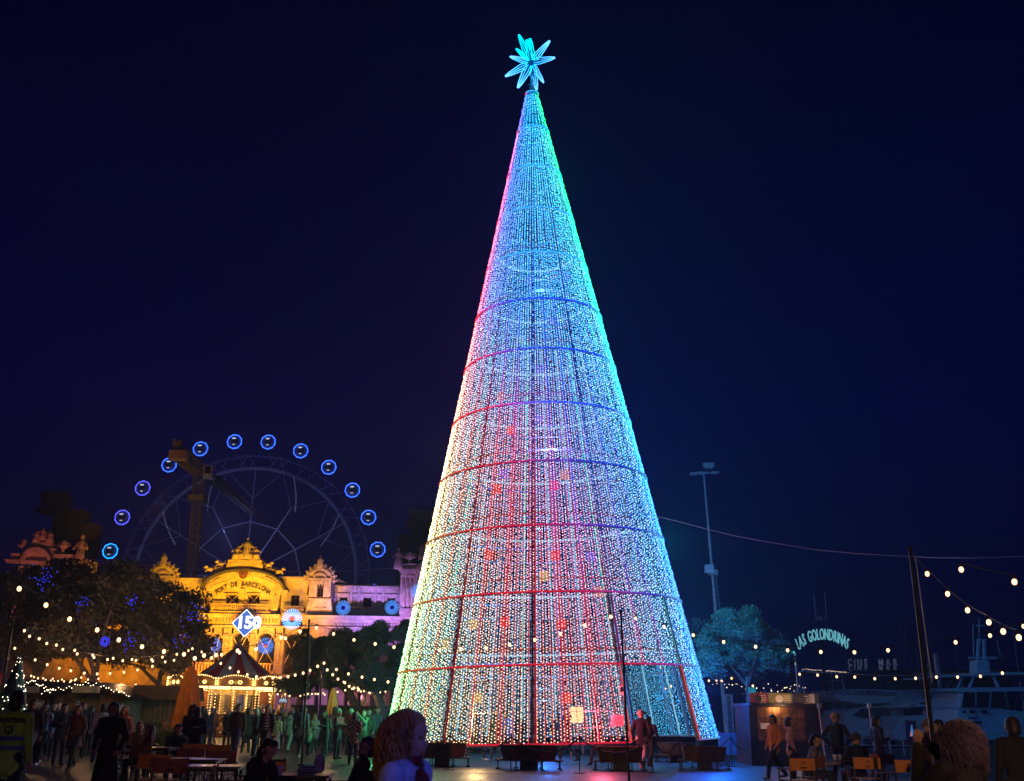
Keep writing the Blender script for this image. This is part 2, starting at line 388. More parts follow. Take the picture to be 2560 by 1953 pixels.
# horizontal tension wires with bulbs between rings
tw = MB()
for seg in range(0, 8):
    for j in (1, 2, 3, 4):
        hh = RINGS[seg]+(RINGS[seg+1]-RINGS[seg])*j/5
        for i in range(72):
            a, b2 = i*5-7.6, i*5-2.6
            if opening((a+2.5+180) % 360-180, hh): continue
            tw.bar(cone(R(a), hh, .02), cone(R(b2), hh, .02), .009, 3)
tag(tw.build('tension_wires', M['steel'], tree), kind='stuff')
# square lamp panels scattered on the cone (photo positions)
SQ = [(1260,1555,0),(1404,1560,0),(1417,1745,0),(1190,1745,3),(1219,1387,0),(1389,1387,0),(1386,1213,1),(1277,1075,0),(1240,1222,0),(1258,1184,2),(1350,922,2),(1380,800,2),(1412,1187,4),(1300,850,5),(1180,1560,3),(1360,1440,3),(1150,1240,4),(1345,1045,2),(1420,690,2),(1500,1480,4),(1250,990,4),(1480,1390,2),(1110,1610,3),(1320,700,2)]
SC = [(.9,.07,.07),(.85,.03,.25),(.1,.15,.8),(.6,.45,.2),(.55,.3,.3),(.2,.5,.6)]
invT = (Matrix.Translation((TX, TD, 0)) @ Matrix.Rotation(R(-1.9), 4, 'Y')).inverted()
def on_cone(x, y):
    c0 = invT @ Vector((0, 0, CAM_H)); v = (invT.to_3x3() @ (P(x, y, 10)-Vector((0, 0, CAM_H))))
    lo, hi = 2.0, 5.2
    t = lo
    while t < 6:
        q = c0+v*t
        if q.z > 0 and math.hypot(q.x, q.y) < cr_(q.z): break
        t += .002
    q = c0+v*t; return math.atan2(q.x, -q.y), q.z
for x, y, c in SQ:
    phi, hh = on_cone(x, y); s = .17
    mb = MB(); Mx = Matrix.Translation(cone(phi, hh, -.08)) @ Matrix.Rotation(phi, 4, 'Z')
    mb.box((0, 0, 0), (2*s, .05, 2*s), M=Mx)
    mb.build('square_lamp', glowmat('square_lamp', SC[c], .75), tree)
# star
sc = Vector(cone(0, TOP_H)); SH = 31.1
SM = glowmat('star_mesh', (.0, .12, .45), .5)
MB().bar((0, 0, TOP_H-.2), (0, 0, SH), .06, 6).build('star_pole', M['steel'], tree)
Rk = MB(); Rk.box((0, 0, TOP_H+.35), (.22, .1, .05)); Rk.box((0.03, .1, TOP_H+.5), (.14, .14, .1)); Rk.box((-.1, 0, TOP_H+.5), (.12, .06, .04)); Rk.build('star_bracket', M['steel'], tree)
rays = [((1296, 87), .9), ((1325, 97), 1), ((1375, 103), .9), ((1389, 146), 1), ((1360, 210), .8), ((1342, 229), 1), ((1294, 223), 1), ((1262, 194), 1), ((1274, 143), .9), ((1290, 123), .7), ((1316, 100), .8)]
DEP = [-.8, .1, .5, -.3, .9, .2, -.5, -.2, .6, .9, -1.1]
star_pts, star_cols = [], []
cpx = Vector(proj((Matrix.Translation((TX, TD, 0)) @ Matrix.Rotation(R(-1.9), 4, 'Y')) @ Vector((0, 0, SH))))
for k, ((x, y), wd) in enumerate(rays):
    tip = invT @ P(x, y, TD+DEP[k]); c0 = Vector((0, 0, SH)); dirv = (tip-c0)
    side = dirv.cross(Vector((0, 1, 0))).normalized(); L = dirv.length
    ns = max(8, int(L/.055))
    ray = MB(); prof = [(0, .16*wd), (.35, .17*wd), (.8, .11*wd), (1, .03)]
    ray.path([c0+dirv*t for t, _ in prof], .1, 5, False, [q*.55 for _, q in prof]); ray.build('star_ray', SM, tree)
    for j in range(ns):
        t = .12+.88*j/ns; w = np.interp(t, [0, .35, .8, 1], [.13, .18, .10, .02])*wd
        for q in (-1, -.33, .33, 1):
            star_pts.append(tuple(c0+dirv*t+side*w*q+Vector((0, -.06, 0)))); far = min(1, t*1.1)
            star_cols.append((.10*far, .42, 1.0, 1) if k not in (0, 1, 9, 10) else (.0, .60, .75, 1))
tag(bulbs('star_bulbs', star_pts, star_cols, .030, LED, tree), kind='stuff')
# the light the tree's LEDs throw: one lamp per LED zone, on the cone surface
for pd, hh, col, w in [(-80, 2.2, (.10, 1, .35), 300), (-70, 6, (.5, 1, .4), 250), (-25, 1.6, (1, .62, .22), 160), (12, 1.6, (1, .12, .22), 210), (72, 3.5, (.02, .10, 1), 500),
                       (86, 2.5, (.01, .12, 1), 900), (88, 5, (.01, .35, 1), 800), (88, 8, (.0, .42, .8), 1500), (88, 11, (.0, .10, 1), 500), (88, 14, (.0, .12, 1), 500), (86, 17.5, (.0, .22, .9), 300), (86, 21, (0, .6, .3), 160), (84, 25, (0, .6, .5), 150),
                       (-84, 12, (.9, .6, .35), 130), (-84, 16, (1, .2, .15), 130), (-84, 20, (1, .03, .08), 90), (-84, 24, (.3, .05, .8), 90),
                       (2.5, 11.4, (.15, .2, 1), 500), (2.5, 18.6, (.05, .2, 1), 500), (2.5, 24, (.03, .3, 1), 300), (180, 9, (.05, .2, 1), 500), (180, 2.5, (.03, .2, 1), 350)]:
    lamp('led_lamp', 'POINT', cone(R(pd), hh, .15 if abs(pd) > 20 else .7), col, w, tree, .05)
lamp('led_lamp', 'POINT', (0, 0, 3), (.05, .25, 1), 260, tree, .05)
lamp('led_lamp', 'POINT', (0, -.5, SH), (0, .35, 1), 90, tree, .1)
# added unseen fill lamps behind the camera that brighten nearest people and café terraces
def fill_lamp(loc, px_, d_, z_, col, w, an, lab):
    g_ = G(px_, d_, z_); t = thing('fill_lamp', lab, 'fill lamp', (loc[0], loc[1], 0), 0, 'added fill lamps on stands behind the café'); L = Vector((0, 0, loc[2])); m = MB(); m.bar((0, 0, 0), (0, 0, loc[2]-.25), .03, 6); m.build('stand', M['dark'], t)
    tg = (g_-Vector(loc)).normalized(); m = MB(); m.bar(L-tg*.45, L-tg*.08, .12, 10, .14); m.build('lamp_housing', M['dark'], t); lamp('lamp_beam', 'SPOT', L, col, w, t, .08, g_-Vector((loc[0], loc[1], 0)), an, .8)
fill_lamp((7, -2, 4.2), 985, 5.6, 1.4, (.20, .19, 1), 1250, 19, 'added black fill lamp aimed at the foreground woman')
fill_lamp((9, -4, 4.5), 2430, 7.3, 1.3, (.40, .28, 1), 520, 22, 'added black fill lamp aimed at the filming woman')
fill_lamp((8, -5, 4.5), 735, 15, .9, (.55, .22, .6), 700, 16, 'added black fill lamp aimed at the front café table')
fill_lamp((3, -6, 4.2), 2130, 23, .8, (1, .55, .3), 4200, 24, 'added warm fill lamp on a stand lighting the right café terrace')
fill_lamp((-3, -6, 4.2), 430, 21, .9, (1, .45, .25), 330, 22, 'added warm fill lamp on a stand lighting the left café terrace')
# ================================================================== port building (front plane 110 m away)
BD = 110.0
pb = thing('port_building', 'floodlit baroque port building with arched gable, statues and purple lit wing', 'building', (0, 0, 0))
def X_(x, y=1500, d=BD): return P(x, y, d).x
def Z_(y, x=640, d=BD): return P(x, y, d).z
def rect(m, x0, y0, x1, y1, f0, f1, d=BD):
    "box from photo rectangle; f0..f1 = metres in front (+) of the facade plane"
    xm, ym = (x0+x1)/2, (y0+y1)/2; a, b = P(x0, ym, d).x, P(x1, ym, d).x; t, q = P(xm, y0, d).z, P(xm, y1, d).z
    m.box(((a+b)/2, d-(f0+f1)/2, (t+q)/2), (abs(b-a), abs(f1-f0), abs(t-q))); return m
def pz(pts, d=BD): return [(P(x, y, d).x, P(x, y, d).z) for x, y in pts]
def pris(m, pts, f0, f1, d=BD): return m.prism(pz(pts, d), d-f1, d-f0)
def arcpts(cx, cy, rx, ry, a0, a1, n): return [(cx+rx*math.cos(R(a0+(a1-a0)*i/n)), cy-ry*math.sin(R(a0+(a1-a0)*i/n))) for i in range(n+1)]
st, st2, gl = M['stone'], M['stone2'], M['glass']
# walls. centre pavilion is built from pieces round its window openings
m = MB()
rect(m, 190, 1470, 515, 1835, -2, -6)          # left of the centre, mostly behind the trees
rect(m, 515, 1690, 770, 1836, -1, -3); rect(m, 770, 1551, 1100, 1690, -1, -3)
m.build('wall', st, pb)
m = MB()   # gable wall: arch top, pieces beside/between the windows
pris(m, [(511, 1470)]+arcpts(611, 1476, 100, 47, 176, 4, 20)+[(706, 1474), (700, 1487), (520, 1487)], 0, -1)
pris(m, [(520, 1487), (564, 1487), (564, 1537), (528, 1537)], 0, -1); pris(m, [(596, 1487), (619, 1487), (619, 1537), (596, 1537)], 0, -1); pris(m, [(649, 1487), (700, 1487), (690, 1537), (649, 1537)], 0, -1)
rect(m, 564, 1514, 596, 1537, 0, -1); rect(m, 619, 1514, 649, 1537, 0, -1)
m.build('gable_wall', st, pb)
m = MB()   # archivolt rim above the gable
m.ring(pz(arcpts(611, 1478, 101, 48, 178, 2, 24)), pz(arcpts(611, 1478, 106, 53, 178, 2, 24)), BD-.9, BD); m.build('gable_rim', M['dstone'], pb)
m = MB(); m.ring(pz(arcpts(611, 1481, 97, 46, 172, 8, 24)), pz(arcpts(611, 1480, 92, 43, 172, 8, 24)), BD-.25, BD); m.build('gable_moulding', st2, pb)
for a in range(20, 165, 8):   # dentil blocks along the arch
    x, y = 611+86*math.cos(R(a)), 1478-38*math.sin(R(a)); m = MB(); q = P(x, y, BD); m.box((q.x, BD-.12, q.z), (.28, .24, .28)); m.build('dentil', st2, pb)
for k, ch in enumerate("PORT DE BARCELONA"):
    a = 126-72*k/16
    if ch == ' ': continue
    q = P(608+111*math.cos(R(a)), 1572-111*math.sin(R(a)), BD)
    text('letter', ch, .70, (q.x, BD-.14, q.z), M['dstone'], pb, .05, (math.pi/2, 0, 0), .8, bold=.01).rotation_euler = (math.pi/2, R(-(a-90)*.9), 0)
# attic above the gable
for nm, rc, f in [('podium', (569, 1412, 659, 1427), .5), ('podium_step', (573, 1402, 657, 1412), .6), ('podium_base', (559, 1427, 668, 1440), .4)]:
    m = MB(); rect(m, *rc, f, -2.5); m.build(nm, st2, pb)
m = MB(); pris(m, [(508, 1462), (511, 1443), (535, 1437), (540, 1420), (566, 1417), (566, 1440), (545, 1443), (525, 1456)], .2, -2); m.build('attic_scroll', st2, pb)
m = MB(); pris(m, [(663, 1418), (684, 1424), (688, 1440), (708, 1447), (711, 1466), (697, 1456), (678, 1444), (663, 1438)], .2, -2); m.build('attic_scroll', st2, pb)
# sculpture
def figure(parent, x, y0, y1, w, d=BD, f=0, name='statue', lean=0, seated=False):
    "a robed stone figure standing between photo rows y0 (top) and y1 (foot)"
    a, b = P(x, y0, d), P(x, y1, d); H = a.z-b.z; X, Y, Z = b.x, d-f, b.z; r = w*H
    m = MB(); L = lambda t: X+lean*H*t
    prof = [(0, r*1.0), (.2, r*.9), (.45, r*.62), (.62, r*.72), (.78, r*.62), (.83, r*.22)]
    m.path([(L(t), Y, Z+H*t) for t, _ in prof], 1, 8, False, [q for _, q in prof])
    m.ball((L(.91), Y-.05, Z+H*.91), H*.075, 8, 6, (.85, .9, 1.15))
    for s in (-1, 1):
        m.bar((L(.76)+s*r*.6, Y, Z+H*.76), (L(.5)+s*r*1.25, Y-.25, Z+H*.52), H*.045, 6, H*.035)
        m.bar((L(.5)+s*r*1.25, Y-.25, Z+H*.52), (L(.45)+s*r*.75, Y-.45, Z+H*.6), H*.035, 6, H*.025)
    for k in range(5):
        g = math.pi*(.1+.2*k); m.bar((L(.02)+r*math.cos(g), Y-r*math.sin(g), Z), (L(.55)+r*.6*math.cos(g), Y-r*.6*math.sin(g), Z+H*.55), H*.025, 4, H*.015)
    if seated:
        m.ball((X, Y-.3, Z+H*.28), H*.22, 8, 5, (1.1, .9, .8))
    m.build(name, st2, parent, True)
figure(pb, 617, 1345, 1401, .26, f=.3); figure(pb, 591, 1365, 1401, .3, f=.3, lean=.12, seated=True); figure(pb, 643, 1367, 1401, .3, f=.3, lean=-.12, seated=True)
m = MB(); rect(m, 600, 1388, 634, 1401, .8, 0); m.build('statue_plinth', st2, pb)
def lion(x, y0, y1, s, parent=pb, d=BD):
    b = P(x, y1, d); H = P(x, y0, d).z-b.z; m = MB(); X, Z = b.x, b.z
    m.ball((X, d-.3, Z+H*.4), H*.36, 8, 6, (1.5, .7, .8)); m.ball((X+s*H*.55, d-.35, Z+H*.72), H*.27, 8, 6); m.ball((X+s*H*.78, d-.4, Z+H*.66), H*.13, 6, 4)
    for q in (-.35, .45): m.bar((X+s*H*q, d-.4, Z+H*.35), (X+s*H*(q+.1), d-.4, Z), H*.1, 6, H*.08)
    m.path([(X-s*H*.5, d-.2, Z+H*.4), (X-s*H*.75, d-.2, Z+H*.7), (X-s*H*.6, d-.2, Z+H*1.0)], H*.06, 5)
    m.build('lion_statue', st2, parent, True)
lion(553, 1401, 1417, -1); lion(672, 1404, 1420, 1); lion(526, 1414, 1431, -1); lion(699, 1419, 1437, 1)
q = P(613, 1440, BD); m = MB(); m.lathe([(0, -.2), (.42, -.2), (.46, 0), (.34, .10), (.33, .04), (.2, .06), (.16, .14), (0, .18)], n=12); o = m.build('crest', M['crest'], pb, True); o.location = (q.x, BD-.9, q.z); o.rotation_euler = (R(90), 0, 0)
m = MB()
for k in range(8): a = R(10+k*22.8); m.bar((0, 0, 0), (.95*math.cos(a), -.1, .75*math.sin(a)+.2), .1, 5, .02)
o = m.build('crest_leaves', M['crest'], pb); o.location = (q.x, BD-.75, q.z)
# windows with X shaped lit garland bars
def window(x0, y0, x1, y1, d=BD, f=-.6, cross=False, arch=False, frame=True, parent=pb):
    if arch:
        w = (x1-x0)/2; pts = [(x0, y1), (x0, y0+w)]+arcpts((x0+x1)/2, y0+w, w, w, 180, 0, 10)[1:-1]+[(x1, y0+w), (x1, y1)]
        m = MB(); pris(m, pts, f, f-.1, d)
    else: m = MB(); rect(m, x0, y0, x1, y1, f, f-.1, d)
    o = m.build('window', gl, parent)
    if frame:
        fm = MB(); xm = (x0+x1)/2; t = .9
        rect(fm, xm-t/2, y0+1, xm+t/2, y1, f+.12, f, d); rect(fm, x0, y0+(y1-y0)*.3, x1, y0+(y1-y0)*.3+t, f+.14, f, d)
        rect(fm, x0, y0+(x1-x0)/2 if arch else y0, x0+t, y1, f+.13, f, d); rect(fm, x1-t, y0+(x1-x0)/2 if arch else y0, x1, y1, f+.13, f, d)
        fm.build('window_frame', M['wood'], o)
    if cross:
        cm = MB(); a = [P(x0+2, y0+1, d), P(x1-2, y1-1, d), P(x1-2, y0+1, d), P(x0+2, y1-1, d)]
        for i in (0, 2): cm.bar((a[i].x, d-f-.25-.1*i, a[i].z), (a[i+1].x, d-f-.25-.1*i, a[i+1].z), .045)
        cm.build('garland_bar', st, o)
    return o
window(564, 1487, 596, 1514, cross=True); window(619, 1487, 649, 1514, cross=True)
for x0, x1 in ((562, 598), (617, 651)):
    m = MB(); rect(m, x0, 1484, x1, 1487, .25, 0); m.build('window_head', st2, pb)
m = MB(); rect(m, 602, 1473, 613, 1480, .3, 0); rect(m, 604, 1480, 611, 1512, .2, 0); m.build('plaque', st2, pb)
def balustrade(x0, y0, x1, y1, f, n, d=BD, slab=True, parent=pb, mt=None):
    o = MB(); rect(o, x0, y0, x1, y0+1.6, f+.1, f-.1, d)
    if slab: rect(o, x0-2, y1, x1+2, y1+2.5, f+.3, 0, d)
    o = o.build('balcony', mt or st2, parent)
    for k in range(n):
        x = x0+(x1-x0)*(k+.5)/n; a = P(x, y0+1.6, d); b2 = P(x, y1, d); H = a.z-b2.z
        m = MB(); m.lathe([(.05, 0), (.09, H*.1), (.05, H*.25), (.1, H*.55), (.045, H*.85), (.07, H)], (a.x, d-f, b2.z), 6); m.build('baluster', mt or st2, o)
balustrade(534, 1512, 678, 1531, .9, 30)
# side ornaments of the gable, cornice, consoles
for x in (528, 689):
    m = MB()
    for k in range(6): q = P(x+random.uniform(-1, 1), 1490+k*6, BD); m.ball((q.x, BD-.12, q.z), .17-.015*k, 6, 4, (1, .6, 1.3))
    m.build('relief_garland', st2, pb, True)
m = MB(); rect(m, 505, 1537, 705, 1542, 1.0, -1); rect(m, 508, 1542, 702, 1546, .7, -1); m.build('cornice', st, pb)
m = MB(); rect(m, 510, 1546, 700, 1565, .1, -1); m.build('frieze', st, pb)
for x in list(range(540, 590, 8))+list(range(655, 695, 8)):
    m = MB(); rect(m, x, 1546, x+4, 1556, .5, .1); q = P(x+2, 1558, BD); m.ball((q.x, BD-.2, q.z), .12); m.build('console', st2, pb)
m = MB(); rect(m, 505, 1565, 765, 1570, .5, -1); m.build('string_course', st, pb)
# ground storey of the centre: arches cut between piers
AR = [(530, 554, 1584), (579, 622, 1582), (643, 686, 1583), (708, 751, 1585)]
edges = [500]+[v for a in AR for v in a[:2]]+[770]
for i in range(0, len(edges), 2):
    m = MB(); rect(m, edges[i], 1570, edges[i+1], 1690, 0, -1); m.build('pier', st, pb)
    if i and edges[i+1]-edges[i] > 10:
        m = MB(); xm = (edges[i]+edges[i+1])/2; rect(m, xm-4, 1590, xm+4, 1660, .3, 0); rect(m, xm-6, 1586, xm+6, 1590, .45, 0); rect(m, xm-6, 1606, xm+6, 1609, .4, 0); m.build('pilaster', st2, pb)
for x0, x1, y in AR:
    w = (x1-x0)/2; c = (x0+x1)/2
    m = MB(); m.ring(pz(arcpts(c, y+w, w, w, 180, 0, 12)), pz([(x0+(x1-x0)*i/12, 1569) for i in range(13)]), BD, BD+1); m.build('arch_wall', st, pb)
    m = MB(); m.ring(pz(arcpts(c, y+w, w, w, 180, 0, 12)), pz(arcpts(c, y+w, w+4, w+4, 180, 0, 12)), BD-.2, BD); m.build('arch_moulding', st2, pb)
    window(x0, y, x1, 1690, f=-.8, arch=True)
    m = MB(); a, b2 = P(x0+4, 1592, BD), P(x1-4, 1658, BD); a2, b3 = P(x1-4, 1592, BD), P(x0+4, 1658, BD)
    m.bar((a.x, BD-.1, a.z), (b2.x, BD-.1, b2.z), .06); m.bar((a2.x, BD-.2, a2.z), (b3.x, BD-.2, b3.z), .06); m.build('garland_bar', st, pb)
m = MB(); rect(m, 440, 1660, 696, 1663, 3.2, 2.6); rect(m, 440, 1683, 696, 1690, 3.2, 0); m.build('terrace_rail', st2, pb)
for k in range(34):
    m = MB(); rect(m, 441+k*7.5, 1663, 444+k*7.5, 1683, 3.05, 2.75)
    m.build('terrace_baluster', st2, pb)
m = MB(); rect(m, 435, 1690, 700, 1836, 3.1, 0); m.build('terrace_wall', st, pb)
# right bay with window and balcony
m = MB(); rect(m, 700, 1444, 767, 1487, -.4, -2); rect(m, 700, 1487, 724, 1540, -.4, -2); rect(m, 745, 1487, 767, 1540, -.4, -2); rect(m, 724, 1515, 745, 1540, -.4, -2); m.build('bay_wall', st, pb)
m = MB(); rect(m, 696, 1537, 775, 1551, .2, -2); rect(m, 751, 1551, 775, 1690, 0, -2); m.build('bay_base', st, pb)
window(724, 1487, 745, 1515, f=-.9); balustrade(709, 1516, 762, 1534, .5, 12)
m = MB(); rect(m, 700, 1442, 770, 1446, 0, -2); m.build('bay_cornice', st2, pb)
m = MB(); pris(m, [(704, 1440), (712, 1444), (716, 1474), (722, 1480), (716, 1486), (706, 1484)], .1, -.4); m.build('scroll_bracket', st2, pb)
# left bay
m = MB(); rect(m, 440, 1444, 512, 1540, -.4, -2); rect(m, 380, 1444, 440, 1700, -.8, -3); m.build('bay_wall', st, pb)
m = MB(); rect(m, 435, 1540, 530, 1700, -.2, -2); m.build('bay_base', st, pb); window(468, 1487, 488, 1515, f=-.35)
# turrets with fan shaped domes
def turret(cx, y_body0, parent=pb, body=True):
    dy = y_body0-1452
    if body:
        m = MB(); rect(m, cx-28, 1452+dy, cx-8, 1500+dy, .6, -3); rect(m, cx+8, 1452+dy, cx+26, 1500+dy, .6, -3); rect(m, cx-8, 1452+dy, cx+8, 1462+dy, .6, -3); rect(m, cx-8, 1494+dy, cx+8, 1500+dy, .6, -3)
        pris(m, [(cx-28, 1500+dy), (cx+26, 1500+dy), (cx+29, 1524+dy), (cx+29, 1537+dy), (cx-38, 1537+dy), (cx-34, 1524+dy)], .6, -3); m.build('turret_wall', st, parent)
        window(cx-8, 1462+dy, cx+8, 1494+dy, f=.2, arch=True)
        m = MB(); rect(m, cx-30, 1498+dy, cx+28, 1501+dy, .8, .6); m.build('turret_band', st2, parent)
        for k in range(5): q = P(cx-12+k*6, 1522+dy, BD); m = MB(); m.ball((q.x, BD-.65, q.z), .13); m.build('relief', st2, parent)
        for k in range(9): q = P(cx-28+k*6.8, 1454+dy, BD); m = MB(); m.bar((q.x, BD-.75, q.z), (q.x, BD-.7, q.z-.75), .12, 4, .02); m.build('drop_ornament', st2, parent)
    m = MB(); rect(m, cx-32, 1448+dy, cx+30, 1453+dy, .9, -3); m.build('turret_cornice', st2, parent)
    m = MB(); pris(m, [(cx-28, 1449+dy)]+arcpts(cx, 1449+dy, 28, 24, 180, 0, 14)+[(cx+28, 1449+dy)], .6, -3); m.build('turret_dome', st, parent)
    m = MB(); m.ring(pz(arcpts(cx, 1449+dy, 13, 11, 180, 0, 12)), pz(arcpts(cx, 1449+dy, 17, 15, 180, 0, 12)), BD-.85, BD-.6); m.ring(pz(arcpts(cx, 1449+dy, 27, 23, 180, 0, 12)), pz(arcpts(cx, 1449+dy, 31, 27, 180, 0, 12)), BD-.9, BD-.5); m.build('fan_moulding', st2, parent)
    for k in range(11):
        a = R(-8+k*19.6); x, y = cx+35*math.cos(a), 1449+dy-31*math.sin(a); q = P(x, y, BD); m = MB(); r = .19
        if k == 5: r = .3
        m.ball((q.x, BD-.6, q.z), r, 8, 6); m.ball((q.x+math.cos(a)*r*1.3, BD-.6, q.z+math.sin(a)*r*1.3), r*.6)
        for s in (-1, 1): m.ball((q.x-math.sin(a)*r*s*1.1, BD-.6, q.z+math.cos(a)*r*1.1*s), r*.5)
        m.build('dome_finial', st2, parent, True)
    q = P(cx, 1412+dy, BD); m = MB(); m.lathe([(.35, -.6), (.5, -.2), (.3, .1), (.42, .35), (.2, .6), (.05, .9), (0, 1)], (q.x, BD-.6, q.z), 10); m.build('dome_crown', st2, parent, True)
    q = P(cx, 1404+dy, BD); m = MB(); m.bar((q.x, BD-.6, q.z), (q.x, BD-.6, q.z+1.9), .035, 5, .01); m.bar((q.x-.5, BD-.6, q.z+.9), (q.x+.5, BD-.6, q.z+.9), .025); m.bar((q.x-.3, BD-.6, q.z+.6), (q.x, BD-.6, q.z+1.2), .02); m.bar((q.x+.3, BD-.6, q.z+.6), (q.x, BD-.6, q.z+1.2), .02); m.build('lightning_spike', M['dark'], parent)
turret(803, 1452); turret(414, 1446)
# purple wing
W = MB(); WD = 111.5
rect(W, 833, 1462, 1008, 1494, 0, -1.5, WD); wins = [(848, 868), (907, 928), (968, 988)]; prev = 833
for a, b2 in wins+[(1008, 1008)]: rect(W, prev, 1494, a, 1521, 0, -1.5, WD); prev = b2
rect(W, 833, 1521, 1008, 1543, 0, -1.5, WD); W.build('wing_wall', st, pb)
for a, b2 in wins: window(a, 1494, b2, 1521, WD, -.5)
for x in (838, 878, 897, 938, 958, 998):
    m = MB(); rect(m, x-3, 1470, x+3, 1543, .3, 0, WD); m.build('pilaster', st2, pb)
m = MB(); rect(m, 833, 1466, 1008, 1469, .25, 0, WD); rect(m, 833, 1485, 1008, 1488, .2, 0, WD); m.build('wing_cornice', st2, pb)
m = MB(); pris(m, [(836, 1456), (840, 1444), (870, 1458), (990, 1462), (1006, 1456), (1008, 1466), (836, 1463)], -.3, -3, WD); m.build('wing_roof', M['dstone'], pb)
balustrade(868, 1520, 968, 1541, 1.0, 26, WD)
m = MB(); rect(m, 770, 1543, 1012, 1551, 1.6, -1); m.build('cornice', st, pb)
m = MB(); rect(m, 770, 1551, 1012, 1570, .7, -1); m.build('frieze', st, pb)
for k in range(20):
    q = P(840+k*8.2, 1563, BD); m = MB(); m.ball((q.x, BD-.75, q.z), .16, 6, 4, (1.2, .5, 1)); m.build('frieze_relief', st2, pb, True)
m = MB(); rect(m, 770, 1570, 1012, 1574, 1.1, -1); rect(m, 770, 1574, 1012, 1690, .3, -1); m.build('lower_wall', st, pb)
for x in (836, 880, 925, 975):
    m = MB(); rect(m, x-5, 1574, x+5, 1836, .7, .3); m.build('lower_pilaster', st2, pb)
# ground floor behind the trees, seen between the trunks
m = MB(); rect(m, 700, 1690, 1100, 1700, .2, -2); prev = 700
for a, b2 in ((784, 796), (818, 826), (858, 872), (892, 916), (946, 960)): rect(m, prev, 1700, a, 1836, .2, -1); prev = b2
rect(m, prev, 1700, 1100, 1836, .2, -1); m.build('arcade_wall', st, pb)
m = MB(); rect(m, 700, 1700, 1100, 1836, -1.2, -1.4); m.build('arcade_glass', gl, pb)
# right pavilion
m = MB(); rect(m, 1003, 1430, 1110, 1551, 1.2, -4); m.build('pavilion_wall', st, pb)
m = MB(); pris(m, [(998, 1428), (1046, 1428), (1042, 1440), (1008, 1442)], 1.8, 1.2); rect(m, 1000, 1414, 1046, 1428, 1.4, -1); m.build('pavilion_cornice', st, pb)
for x in (1012, 1022, 1032): m = MB(); q0, q1 = P(x, 1444, BD), P(x, 1525, BD); m.bar((q1.x, BD-1.35, q1.z), (q0.x, BD-1.35, q0.z), .2, 8, .17); m.build('column', st2, pb, True)
m = MB(); rect(m, 1005, 1443, 1040, 1448, 1.7, 1.2); m.build('column_capital', st2, pb); m = MB(); rect(m, 1005, 1525, 1040, 1545, 1.7, 1.2); m.build('column_base', st2, pb)
m = MB(); m.ring(pz(arcpts(1075, 1440, 30, 26, 180, 0, 12)), pz(arcpts(1075, 1440, 36, 33, 180, 0, 12)), BD-1.9, BD-1.2); pris(m, arcpts(1075, 1440, 30, 26, 180, 0, 12), 1.3, 1.2); m.build('pavilion_arch', st, pb)
figure(pb, 999, 1374, 1428, .2, f=1.6); figure(pb, 1058, 1364, 1404, .25, f=1.6)
def urn(x, y0, y1, parent=pb, d=BD, f=.8):
    b = P(x, y1, d); H = P(x, y0, d).z-b.z; m = MB()
    m.lathe([(0, 0), (H*.22, 0), (H*.1, H*.12), (H*.1, H*.2), (H*.32, H*.45), (H*.34, H*.6), (H*.2, H*.72), (H*.26, H*.8), (0, H)], (b.x, d-f, b.z), 10)
    for s in (-1, 1): m.path([(b.x+s*H*.3, d-f, b.z+H*.45), (b.x+s*H*.52, d-f, b.z+H*.6), (b.x+s*H*.42, d-f, b.z+H*.8), (b.x+s*H*.25, d-f, b.z+H*.7)], H*.05, 5)
    m.build('stone_urn', st2, parent, True)
urn(1026, 1381, 1412)
# left pavilion (own orange and pink floodlight)
lp = pb
m = MB(); rect(m, 34, 1419, 185, 1700, 1.0, -4); m.build('pavilion_wall', st, lp)
m = MB(); pris(m, [(29, 1403), (191, 1412), (188, 1420), (34, 1412)], 1.7, 1.0); rect(m, 40, 1388, 78, 1404, 1.3, -1); rect(m, 145, 1390, 190, 1408, 1.3, -1); m.build('pavilion_cornice', st, lp)
m = MB(); m.ring(pz(arcpts(107, 1412, 30, 27, 180, 0, 14)), pz(arcpts(107, 1412, 38, 38, 180, 0, 14)), BD-1.8, BD-1); pris(m, arcpts(107, 1412, 30, 27, 180, 0, 14), 1.2, .9); m.build('pavilion_arch', st, lp)
m = MB(); pris(m, [(76, 1404), (76, 1374), (92, 1370), (124, 1370), (150, 1376), (146, 1404)], .8, -1); rect(m, 92, 1361, 139, 1368, 1.3, -1); m.build('pediment', st2, lp)
m = MB(); pris(m, [(96, 1361), (98, 1335), (106, 1330), (112, 1328), (118, 1324), (125, 1328), (134, 1336), (140, 1340), (140, 1361)], 1.1, .6); m.build('carved_crest', st2, lp, True)
figure(lp, 103, 1332, 1361, .28, f=1.4); figure(lp, 137, 1332, 1361, .28, f=1.4); figure(lp, 120, 1324, 1356, .24, f=1.5)
urn(66, 1350, 1386, lp); urn(165, 1353, 1384, lp)
figure(lp, 202, 1337, 1420, .17, f=.6)
m = MB(); rect(m, 190, 1400, 215, 1560, .8, -2); m.build('corner_pier', st2, lp)
